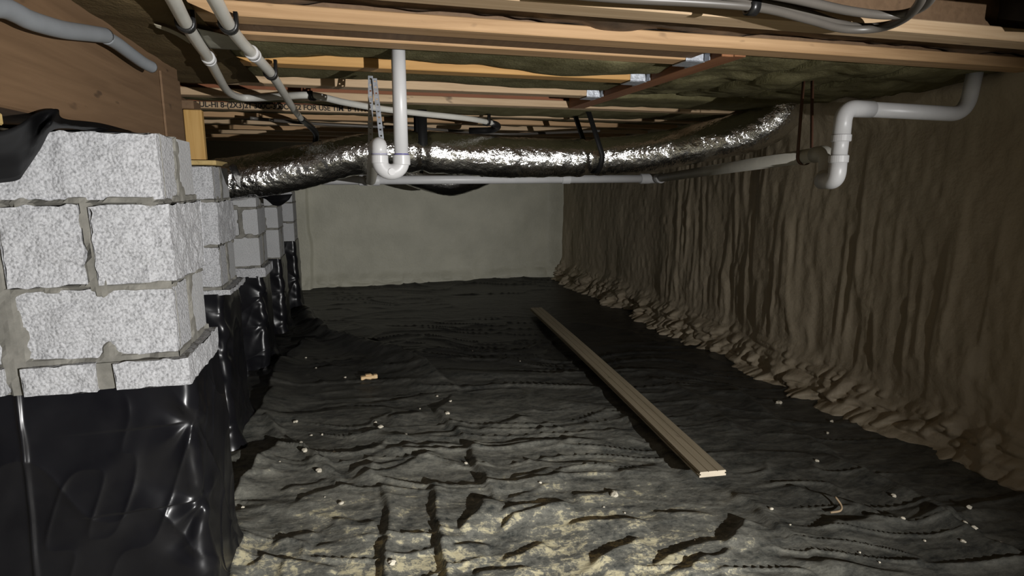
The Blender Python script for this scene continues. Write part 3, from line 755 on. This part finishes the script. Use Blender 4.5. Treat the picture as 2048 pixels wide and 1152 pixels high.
rows = [[ony(500, 388, 4.19), ony(545, 390, 4.14), ony(585, 388, 4.12)], [ony(532, 398, 4.13), ony(555, 402, 4.13), ony(578, 400, 4.13)], [ony(545, 410, 4.14), ony(556, 412, 4.14), ony(566, 409, 4.14)]]
patch('plastic_sheet', rows, 'flap', 'torn black plastic hanging under the duct above the third pier', 'plastic sheet', 821, amp=0.006)

# ================================================================ DUCTS
def duct(name, label, pts, r, pinch=(), seed=0, seg=72, step=0.011, parent=None):
    C = spline(pts, 24)
    # resample
    L = [0.0]
    for i in range(1, len(C)): L.append(L[-1] + (C[i] - C[i - 1]).length)
    n = int(L[-1] / step); C2 = []; j = 0
    for k in range(n + 1):
        s = L[-1] * k / n
        while j < len(L) - 2 and L[j + 1] < s: j += 1
        C2.append(C[j].lerp(C[j + 1], (s - L[j]) / max(1e-9, L[j + 1] - L[j])))
    t = thing(name, label, 'duct', tuple(C2[n // 2]))
    A = np.linspace(0, 2 * math.pi, seg + 1)
    P = np.zeros((n + 1, seg + 1, 3))
    for i in range(n + 1):
        T = (C2[min(i + 1, n)] - C2[max(i - 1, 0)]).normalized()
        N = (Vector((0, 0, 1)) - T * T.z).normalized(); B = T.cross(N)
        s = L[-1] * i / n
        rr = np.full(seg + 1, r)
        ca, sa = np.cos(A), np.sin(A)
        # spiral wrinkles of the jacket plus crinkle
        rr = rr + 0.0026 * noise3(ca * 2.2 + s * 3, sa * 2.2, np.full_like(A, s * 16), seed) + 0.0028 * (1 - np.abs(noise3(ca * 4 + s * 8, sa * 4, np.full_like(A, s * 26), seed + 1))) ** 3 + 0.0024 * noise3(ca * 9, sa * 9, np.full_like(A, s * 60), seed + 2)
        rr = rr + 0.010 * noise3(ca * 1.0, sa * 1.0, np.full_like(A, s * 2.2), seed + 3)
        for px in pinch:
            rr = rr - 0.020 * math.exp(-((C2[i].x - px) / 0.035) ** 2) + 0.006 * math.exp(-((C2[i].x - px) / 0.10) ** 2)
        P[i] = np.array(C2[i]) + ca[:, None] * rr[:, None] * np.array(N) + sa[:, None] * rr[:, None] * np.array(B)
    np_grid('foil_jacket', P, 'foil', t, True)
    return t, C2
D1 = [(-1.7, 3.72, 1.16), (-1.15, 3.76, 1.205), (-0.69, 3.80, 1.262), (-0.28, 3.80, 1.345), (0.12, 3.78, 1.432), (0.49, 3.78, 1.440), (0.95, 3.76, 1.412), (1.40, 3.72, 1.412), (1.75, 3.62, 1.435), (2.10, 3.43, 1.490), (2.38, 3.22, 1.560), (2.50, 3.11, 1.67), (2.53, 3.08, 1.80)]
du, _ = duct('flexible_duct', 'long silver foil flexible duct sagging across the crawl space', D1, 0.122, (0.44, 1.52), 900)
D2 = [(0.15, 5.50, 1.50), (0.42, 5.50, 1.40), (0.62, 5.50, 1.315), (0.86, 5.50, 1.262), (1.06, 5.50, 1.30), (1.28, 5.50, 1.38), (1.60, 5.50, 1.50)]
duct('flexible_duct', 'dim foil duct sagging below the drain pipe near the far wall', D2, 0.122, (), 950, seg=48, step=0.02)
def strap_loop(label, X, cy, cz, r, top, w=0.030, tilt=0.0, mat='strap', shift=0.0):
    """flat band: from the joist down, under the duct and up again"""
    path = []
    path.append((X + tilt, cy - r, top))
    for k in range(25):
        a = math.radians(180 + 180 * k / 24)
        path.append((X - shift * math.sin(a), cy + r * math.cos(a), cz + r * math.sin(a)))
    path.append((X + tilt, cy + r, top))
    A = [[(x - w / 2, y, z), (x + w / 2, y, z)] for x, y, z in path]
    mb = MB().grid(A); o = mb.build('duct_strap', mat, None, True)
    so = o.modifiers.new('thickness', 'SOLIDIFY'); so.thickness = 0.003; so.offset = 0
    return tag(o, label, 'strap', 'duct straps')
strap_loop('black strap holding the duct just right of the white trap pipe', 0.435, 3.78, 1.44, 0.113, 1.682, 0.055)
strap_loop('black strap slanting around the duct right of centre', 1.535, 3.62, 1.424, 0.112, 1.682, 0.034, tilt=-0.10)

strap_loop('black strap holding the dim rear duct below the drain pipe', 0.62, 5.50, 1.318, 0.114, 1.682, 0.03)
# ================================================================ PIPES
def pipe(parent, name, pts, r, mat, rad=0.06, seg=24, nf=10):
    return MB().tube(fillet(pts, rad, nf), r, seg).build(name, mat, parent, True)
def collar(parent, name, p, d, r, l, mat, seg=28):
    p = Vector(p); d = Vector(d).normalized()
    c = 0.003
    return MB().tube([p - d * l / 2, p - d * (l / 2 - c), p + d * (l / 2 - c), p + d * l / 2], [r - c, r, r, r - c], seg).build(name, mat, parent, False)
# --- trap
YT = 2.17
xa = ony(803, 315, YT).x; xb = ony(759, 310, YT).x; zc = ony(803, 318, YT).z; zcol = ony(803, 312, YT).z
ztop_leg = ony(759, 290, YT).z
rp = 0.0245
tr = thing('drain_trap', 'white plastic drain pipe dropping from the joists into a U bend trap', 'pipe', (xa, YT, zc))
MB().tube([(xa, YT, 1.76), (xa, YT, zcol - 0.01)], rp, 28).build('drop_pipe', 'pvc', tr, True)
R_ = (xa - xb) / 2; cxm = (xa + xb) / 2; zu = ony(803, 322, YT).z
U = [(xa, YT, zcol - 0.002)] + [(cxm + R_ * math.cos(a), YT, zu + R_ * math.sin(a)) for a in np.linspace(0, -math.pi, 21)] + [(xb, YT, zcol + 0.0)]
MB().tube(U, [0.028] + [0.0275] * 21 + [0.028], 28).build('trap_bend', 'pvc', tr, True)
collar(tr, 'trap_hub', (xa, YT, zcol - 0.014), (0, 0, 1), 0.0305, 0.036, 'pvc')
collar(tr, 'trap_hub', (xb, YT, zcol - 0.012), (0, 0, 1), 0.0300, 0.030, 'pvc')
collar(tr, 'primer_ring', (xa, YT, zcol + 0.006), (0, 0, 1), 0.0268, 0.005, 'primer')
collar(tr, 'primer_ring', (xb, YT, zcol + 0.006), (0, 0, 1), 0.0282, 0.005, 'primer')
MB().tube([(cxm, YT - 0.0255, zu - R_), (cxm, YT - 0.030, zu - R_)], 0.012, 16).build('embossed_mark', 'pvc', tr)
arm_end = ony(738, 345, 4.27)
elb = [(xb, YT, zcol + 0.004), (xb, YT, ztop_leg + 0.002), (xb - 0.01, YT + 0.11, ztop_leg - 0.008)]
MB().tube(fillet(elb, 0.045, 12), 0.0272, 28).build('trap_elbow', 'pvc', tr, True)
pipe(tr, 'trap_arm', [(xb - 0.008, YT + 0.08, ztop_leg - 0.006), (xb - 0.01, YT + 0.30, ztop_leg - 0.05), (0.11, 3.3, 1.262), (0.13, 4.2, 1.262)], 0.0245, 'pvc_shaded', 0.1)
# --- main drain along the back, turning towards the camera at the right
DA = ony(640, 361, 4.30); DBp = ony(1312, 357, 4.32); DA.z = 1.268; DBp.z = 1.284
DC = ray(1655, 306); DC = _C + DC * 2.44
dr = thing('drain_pipe', 'long white drain pipe running below the duct then toward the camera', 'pipe', tuple((DA + DBp) / 2))
DA2 = DA + (DA - DBp).normalized() * 0.5
MB().tube([DA2, DA.lerp(DBp, 0.97)], 0.031, 24).build('pipe_run', 'pvc', dr, True)
dirx = (DBp - DA).normalized(); dy = (DC - DBp).normalized()
collar(dr, 'coupling', DA.lerp(DBp, 0.962), dirx, 0.040, 0.085, 'pvc')
collar(dr, 'coupling', DA.lerp(DBp, 0.70), dirx, 0.036, 0.07, 'pvc')
pipe(dr, 'elbow', [DA.lerp(DBp, 0.955), DBp, DBp + dy * 0.14], 0.037, 'pvc', 0.1)
collar(dr, 'elbow_rim', DBp + dy * 0.12, dy, 0.041, 0.018, 'pvc')
pipe(dr, 'pipe_run', [DBp + dy * 0.08, DC - dy * 0.05], 0.031, 'pvc_shaded')
collar(dr, 'tee', (0.13, 4.30, 1.269), dirx, 0.038, 0.14, 'pvc')
MB().tube([(0.13, 4.17, 1.264), (0.13, 4.30, 1.268)], 0.034, 24).build('tee_branch', 'pvc_shaded', dr, True)
WB = ony(1668, 352, 2.00)
pipe(dr, 'end_elbow', [DC - dy * 0.09, DC, DC + Vector((0.0, -0.01, -0.09)), WB + Vector((-0.01, 0.05, -0.018))], 0.034, 'pvc_shaded', 0.055)
# --- white vent pipe at right
YV = 1.95
V0 = ony(1948, 160, YV); V1 = ony(1935, 205, YV); V2 = ony(1900, 228, YV); V3 = ony(1698, 217, YV); V4 = ony(1677, 318, YV)
V1 = Vector((V0.x - 0.02, YV, V2.z)); V0.z = 1.70
vp = thing('vent_pipe', 'white plastic pipe at right bending down from the ceiling by the foam wall', 'pipe', tuple(V2))
pipe(vp, 'pipe_run', [V0, V1, V3 + Vector((0.06, 0, 0))], 0.0295, 'pvc', 0.085, 28, 14)
V3b = Vector((V4.x + 0.004, YV, V3.z))
pipe(vp, 'elbow', [V3b + Vector((0.13, 0, 0)), V3b, V3b + Vector((-0.001, 0, -0.105))], 0.0325, 'pvc', 0.085, 28, 14)
collar(vp, 'hub', V3b + Vector((-0.001, 0, -0.112)), (0, 0, 1), 0.0365, 0.028, 'pvc')
pipe(vp, 'drop_pipe', [V3b + Vector((0, 0, -0.08)), V4], 0.0295, 'pvc')
collar(vp, 'hub', V4 + Vector((0, 0, 0.0)), (0, 0, 1), 0.0365, 0.030, 'pvc')
pipe(vp, 'elbow', [V4 + Vector((0, 0, 0.0)), V4 + Vector((0, 0.0, -0.085)), WB + Vector((-0.012, 0.05, -0.02))], 0.0325, 'pvc', 0.07, 28, 14)
# brown strap loop carrying the drain
hp = onz(1622, 225, 1.68)
cc = DC - dy * 0.17
path = [(cc.x - 0.02, cc.y + 0.02, 1.72)] + [(cc.x + 0.036 * math.cos(a), cc.y, cc.z + 0.036 * math.sin(a)) for a in np.linspace(math.pi, 2 * math.pi, 15)] + [(cc.x + 0.02, cc.y + 0.02, 1.72)]
mb = MB().grid([[(x, y - 0.009, z), (x, y + 0.009, z)] for x, y, z in path]); so = mb.build('pipe_hanger', 'rust', None, True)
md = so.modifiers.new('thickness', 'SOLIDIFY'); md.thickness = 0.002
tag(so, 'brown strap loop holding the drain pipe beside the white vent pipe', 'strap')
# galvanised perforated strap carrying the trap arm
def perforated(parent, name, a, b_, w=0.019, holes=0):
    a = Vector(a); b_ = Vector(b_); dv = (b_ - a); L = dv.length; dv.normalize()
    sx = Vector((1, 0, 0)); sx = (sx - dv * sx.dot(dv)).normalized(); nrm = sx.cross(dv)
    mb = MB(); n = max(2, int(L / 0.026)); step = L / n; h = 0.0035
    def P(s, u): return a + dv * s + sx * u
    for i in range(n):
        s0, s1 = i * step, (i + 1) * step; m = (s0 + s1) / 2
        o = [P(s0, -w/2), P(s0, w/2), P(s1, w/2), P(s1, -w/2)]; q = [P(m - h, -h), P(m - h, h), P(m + h, h), P(m + h, -h)]
        mb.add(o + q, [(0, 1, 5, 4), (1, 2, 6, 5), (2, 3, 7, 6), (3, 0, 4, 7)])
    ob = mb.build(name, 'galv', parent); so = ob.modifiers.new('thickness', 'SOLIDIFY'); so.thickness = 0.0012
    return ob
ps = thing('pipe_strap', 'perforated silver metal strap hanging from the joists to the trap', 'strap', (0.1, 2.55, 1.7))
s1 = ony(741, 152, 2.55); s2 = ony(741, 300, 2.42); s3 = ony(749, 157, 2.53); s4 = ony(763, 278, 2.42)
perforated(ps, 'strap_leg', s1, s2); perforated(ps, 'strap_leg', s3, s4)
mb = MB().grid([[(p[0], p[1] - .009, p[2]), (p[0], p[1] + .009, p[2])] for p in [(s2.x + (s4.x - s2.x) * (1 - math.cos(a)) / 2, 2.42, s2.z + (s4.z - s2.z) * (1 - math.cos(a)) / 2 - 0.05 * math.sin(a)) for a in np.linspace(0, math.pi, 13)]])
lo_ = mb.build('strap_loop', 'galv', ps, True); md = lo_.modifiers.new('thickness', 'SOLIDIFY'); md.thickness = 0.0012

# --- milky water tubes with clips and rings
def clip(parent, p, d, r, zt):
    p = Vector(p); d = Vector(d).normalized(); side = Vector((d.y, -d.x, 0)).normalized()
    mb = MB(); path = [p + side * (r * math.cos(a)) + Vector((0, 0, r * math.sin(a))) for a in np.linspace(math.pi * 0.85, math.pi * 2.0, 14)]
    path.append(path[-1] + Vector((0, 0, zt - p.z)))
    G = []
    for q in path: G.append([q - d * 0.012, q + d * 0.012])
    mb.grid(G); o = mb.build('clip', 'black', parent, True); md = o.modifiers.new('t', 'SOLIDIFY'); md.thickness = 0.010; md.offset = 0
def tube_run(name, label, px, z, r, mat, cat='pipe', sp=True, seg=18, zs=None):
    pts = [onz(x, y, z if zs is None else zs[i]) for i, (x, y) in enumerate(px)]
    t = thing(name, label, cat, tuple(pts[len(pts) // 2]))
    MB().tube(spline(pts, 10) if sp else pts, r, seg).build('tube', mat, t, True)
    return t, pts
ZP = 1.648
ta, pa = tube_run('water_tube', 'left milky water tube under the joists, bending right past the girder', [(325, -40), (347, 0), (371, 46), (396, 86), (416, 115), (436, 152), (455, 182), (478, 194), (510, 196), (560, 193), (625, 191), (690, 205), (760, 217), (850, 228), (935, 237), (988, 247)], ZP, 0.0165, 'pex', zs=[ZP] * 6 + [1.655, 1.661, 1.663, 1.663, 1.661, 1.657, 1.65, 1.64, 1.635, 1.63])
clip(ta, pa[2], pa[3] - pa[1], 0.019, ZB - 0.002)
collar(ta, 'ring', pa[4], pa[5] - pa[3], 0.0215, 0.022, 'pvc'); collar(ta, 'band', pa[4] + (pa[5] - pa[3]).normalized() * 0.018, pa[5] - pa[3], 0.0195, 0.014, 'black'); collar(ta, 'ring', pa[4] + (pa[5] - pa[3]).normalized() * 0.036, pa[5] - pa[3], 0.0215, 0.020, 'pvc')
clip(ta, pa[10], pa[10] - pa[9], 0.020, ZB)
clip(ta, pa[15] - (pa[15] - pa[14]) * 0.3, pa[15] - pa[14], 0.020, ZB)
e0 = pa[15]
pipe(ta, 'end_sleeve', [e0 - (pa[15] - pa[14]) * 0.12, e0 + Vector((0.05, 0.05, -0.01)), e0 + Vector((0.03, 0.16, -0.03)), e0 + Vector((-0.12, 0.22, -0.03))], 0.021, 'black', 0.08)
tb, pb = tube_run('water_tube', 'right milky water tube under the joists, running straight to the duct', [(408, -40), (430, 0), (457, 49), (481, 82), (505, 107), (541, 146), (566, 184), (585, 215), (604, 240)], ZP, 0.0165, 'pex', zs=[ZP] * 4 + [1.642, 1.634, 1.628, 1.626, 1.626])
clip(tb, pb[2], pb[3] - pb[1], 0.019, ZB - 0.002)
dv = (pb[5] - pb[4]).normalized()
collar(tb, 'ring', pb[4] - dv * 0.012, dv, 0.0215, 0.020, 'pvc'); collar(tb, 'band', pb[4] + dv * 0.005, dv, 0.0195, 0.014, 'black'); collar(tb, 'ring', pb[4] + dv * 0.022, dv, 0.0215, 0.020, 'pvc')
clip(tb, pb[5], dv, 0.019, ZB - 0.002)
q0 = pb[-1]
MB().tube(spline([q0 - (pb[-1] - pb[-2]) * 0.15, q0 + Vector((0.02, 0.12, -0.008)), q0 + Vector((0.06, 0.30, -0.05)), q0 + Vector((0.05, 0.42, -0.11))], 8), 0.020, 16).build('end_sleeve', 'black', tb, True)
pts = [onx(x, y, -0.560) for x, y in [(-60, 10), (0, 14), (28, 24), (55, 38), (90, 50), (130, 60), (175, 66), (211, 71)]]
tc = thing('pipe_sleeve', 'grey foam sleeved pipe curving along the top of the girder', 'pipe', tuple(pts[4]))
MB().tube(spline(pts, 10), 0.0180, 18).build('upper_sleeve', 'sleeve', tc, True)
pts = [onx(211, 74, -0.560), onx(235, 88, -0.559), onx(262, 108, -0.558), onx(286, 125, -0.556), onx(303, 134, -0.55)]
MB().tube(spline(pts, 10), 0.0165, 18).build('lower_sleeve', 'sleeve', tc, True)
# loose grey tubing above the nearest joist at right
for lab_, px, zz in (('lowest loop of loose grey tubing hanging under the nearest joist', [(1130, -12), (1260, -2), (1420, 6), (1530, 17), (1620, 40), (1690, 58), (1760, 56), (1810, 36), (1840, 4), (1852, -40)], 1.655),
                     ('middle strand of loose grey tubing at the upper right', [(1330, -30), (1480, -4), (1600, 22), (1700, 52), (1775, 50), (1822, 26), (1850, -10), (1860, -50)], 1.668),
                     ('topmost strand of loose grey tubing at the upper right', [(1430, -30), (1580, -4), (1700, 22), (1790, 30), (1850, 10), (1880, -40)], 1.66)):
    t_, p_ = tube_run('loose_tubing', lab_, px, zz, 0.0105, 'cable', 'cable', seg=12)
    if zz == 1.655: clip(t_, p_[3] - (p_[3] - p_[2]) * 0.25, p_[3] - p_[2], 0.014, ZB)
# thin conduit behind the trap, and paper scraps on the batts
t_, p_ = tube_run('thin_conduit', 'thin grey conduit running across behind the trap, above the duct', [(500, 236), (620, 247), (740, 253), (860, 258), (1000, 268), (1200, 262)], 1.64, 0.010, 'cable', seg=10)
rows = [[onz(395, 58, 1.661), onz(440, 68, 1.661), onz(485, 82, 1.661)], [onz(405, 78, 1.66), onz(445, 86, 1.659), onz(490, 95, 1.661)], [onz(420, 97, 1.658), onz(455, 99, 1.658), onz(492, 101, 1.66)]]
patch('paper_flap', rows, plain('grey_facing', (0.27, 0.26, 0.21), 0.8), 'grey flap of insulation facing between the two milky tubes', 'paper', 831, amp=0.003)
rows = [[onz(308, 48, 1.656), onz(345, 60, 1.654), onz(385, 80, 1.656)], [onz(312, 55, 1.652), onz(350, 70, 1.650), onz(380, 88, 1.654)]]
patch('paper_flap', rows, plain('pale_facing', (0.30, 0.27, 0.20), 0.8), 'pale strip of torn facing left of the milky tubes', 'paper', 841, amp=0.003)

# ================================================================ THINGS ON THE FLOOR
# --- long board
A = onz(1072, 621, 0.04); B = onz(1425, 955, 0.055)
ax = (B - A); L = ax.length; ang = math.atan2(ax.y, ax.x)
bd = thing('wooden_board', 'long taupe board with grooves lying on the black plastic', 'board', (A.x, A.y, 0))
W = 0.118; T = 0.024
prof = [(-W/2, 0), (W/2, 0), (W/2, T * .35), (W/2 - .006, T * .4), (W/2 - .006, T * .62), (W/2, T * .68), (W/2 - .003, T), (W*.19, T), (W*.17, T - .003), (W*.15, T), (-W*.15, T), (-W*.17, T - .003), (-W*.19, T), (-W/2 + .003, T), (-W/2, T * .68), (-W/2 + .006, T * .62), (-W/2 + .006, T * .4), (-W/2, T * .35)]
zA = 0.045; zB = 0.060; mb = MB(); n = 30; m = len(prof); Pg = []
for i in range(n + 1):
    s = L * i / n; bow = 0.010 * math.sin(math.pi * i / n)
    Pg.append([(s, u, zA + (zB - zA) * i / n + bow + w) for u, w in prof + prof[:1]])
mb.grid(Pg); me = mb.me('plank')
o = link('plank', me, 'board', bd); o.matrix_parent_inverse = Matrix.Identity(4)
for sx_, zz_, lb_ in ((L, zB, 'pale cut end of the board nearest the camera'), (0.0, zA, 'far cut end of the board')):
    e_ = 0.0008 if sx_ else -0.0008
    mb = MB().add([(sx_, u, zz_ + w) for u, w in prof] + [(sx_ + e_, u, zz_ + w) for u, w in prof], [tuple(range(m)), tuple(range(2 * m - 1, m - 1, -1))] + [(k, k + m, (k + 1) % m + m, (k + 1) % m) for k in range(m)])
    o2 = mb.build('cut_end', 'board_end', bd); o2.matrix_parent_inverse = Matrix.Identity(4); o2['label'] = lb_
bd.rotation_euler = (0, 0, ang)
# --- wood offcut
p = onz(737, 752, 0.03)
oc = thing('wood_offcut', 'small bright split wood offcut on the plastic in front of the piers', 'wood scrap', (p.x, p.y, fz(p.x, p.y)))
for nm, (a, b_, c_, d_, e_, f_) in (('chunk', (-.05, .035, -.016, .016, 0, .030)), ('sliver', (.03, .055, -.018, .010, .008, .034)), ('chip', (-.02, .02, -.010, .02, .0295, .038))):
    o = MB().box(a, b_, c_, d_, e_, f_, 0.003).build(nm, 'offcut', oc); o.matrix_parent_inverse = Matrix.Identity(4)
oc.rotation_euler = (0, 0, 0.15)
# --- foam crumbs and stones
def blob_mesh(seed, r):
    import bmesh
    bm = bmesh.new(); bmesh.ops.create_icosphere(bm, subdivisions=2, radius=r)
    rnd = random.Random(seed); off = rnd.random() * 50
    for v in bm.verts:
        k = float(noise3(np.array([v.co.x / r * 1.3 + off]), np.array([v.co.y / r * 1.3]), np.array([v.co.z / r * 1.3]), seed)[0])
        v.co *= 1 + 0.45 * k; v.co.z *= 0.65
    me = bpy.data.meshes.new('crumb'); bm.to_mesh(me); bm.free(); return me
blobs = [blob_mesh(k, 0.010) for k in range(5)]
for mm in blobs: mm.materials.append(M['crumb'])
CR = [(591, 843, 9), (751, 849, 7), (762, 862, 10), (812, 870, 6), (644, 867, 6), (622, 866, 5), (602, 882, 6), (668, 905, 7), (682, 1012, 10), (486, 1014, 6), (895, 832, 9), (901, 803, 6), (874, 788, 5),
      (932, 925, 8), (690, 751, 5), (612, 718, 4), (632, 737, 4), (1208, 1010, 4), (1542, 1017, 8), (1664, 838, 7), (1656, 859, 6), (1634, 918, 8), (1787, 993, 9), (1929, 1048, 7), (1949, 1055, 9), (1991, 1077, 7),
      (2003, 1080, 8), (1926, 1081, 8), (1805, 1041, 8), (1937, 1018, 9), (1080, 968, 7), (560, 930, 4), (650, 1000, 3), (1580, 1050, 4), (1720, 1100, 4), (840, 815, 4), (1040, 720, 3), (945, 700, 3), (1250, 1020, 4), (1760, 1120, 4), (1390, 1075, 4), (1850, 1075, 5)]
def put_blob(name, label, cat, px, py, size, mesh, group=None, mat=None):
    o = bpy.data.objects.new(name, mesh); COL.objects.link(o)
    p = onz(px, py, 0.02); t = (p - _C).length
    s = size / 1180 * t / 0.020 * 0.85
    z = fz(p.x, p.y); o.location = (p.x, p.y, z + 0.0045 * s); o.scale = (s, s * 1.1, s); o.rotation_euler = (0, 0, px)
    return tag(o, label, cat, group)
ORD = ['first', 'second', 'third', 'fourth', 'fifth', 'sixth', 'seventh', 'eighth', 'ninth', 'tenth', 'eleventh', 'twelfth', 'thirteenth', 'fourteenth', 'fifteenth', 'sixteenth', 'seventeenth', 'eighteenth', 'nineteenth', 'twentieth']
BANDS = [(0, 780, 'behind or level with the wood offcut'), (780, 890, 'in the middle of the floor, before the offcut'), (890, 1000, 'level with the near end of the board'), (1000, 1200, 'nearer than the end of the board')]
for k, (x, y, s) in enumerate(CR):
    lo_b, hi_b, wh = [b for b in BANDS if b[0] <= y < b[1]][0]
    rank = sorted([c for c in CR if lo_b <= c[1] < hi_b]).index((x, y, s))
    put_blob('foam_crumb', ORD[rank] + ' small foam crumb from left, ' + wh, 'debris', x, y, s, blobs[k % 5], 'foam crumbs scattered on the plastic')
put_blob('foam_crumb', 'cream pebble sized lump on the dusty plastic left of the board end', 'debris', 1229, 988, 17, blobs[1])
put_blob('foam_crumb', 'white lump beside the diagonal fold, right of the nearest pier', 'debris', 638, 947, 13, blobs[2])
put_blob('foam_crumb', 'chipped white lump on the diagonal fold, nearer the second pier', 'debris', 611, 914, 13, blobs[3])
put_blob('foam_crumb', 'round white lump in the dusty strip at bottom centre', 'debris', 784, 1135, 15, blobs[4])
put_blob('foam_crumb', 'pale foam flake near the wall foot, right of the board', 'debris', 1558, 801, 12, blobs[0])
p = onz(1685, 1018, 0.03); z = fz(p.x, p.y) + 0.012
tw = MB().tube(spline([(p.x - 0.05, p.y + 0.005, z), (p.x - 0.01, p.y, z + 0.004), (p.x + 0.012, p.y + 0.02, z + 0.012), (p.x + 0.012, p.y + 0.05, z + 0.03)], 5), [0.004] * 16, 8).build('foam_sliver', 'twig', None, True)
tag(tw, 'bent tan sliver lying in a fold at lower right', 'debris')
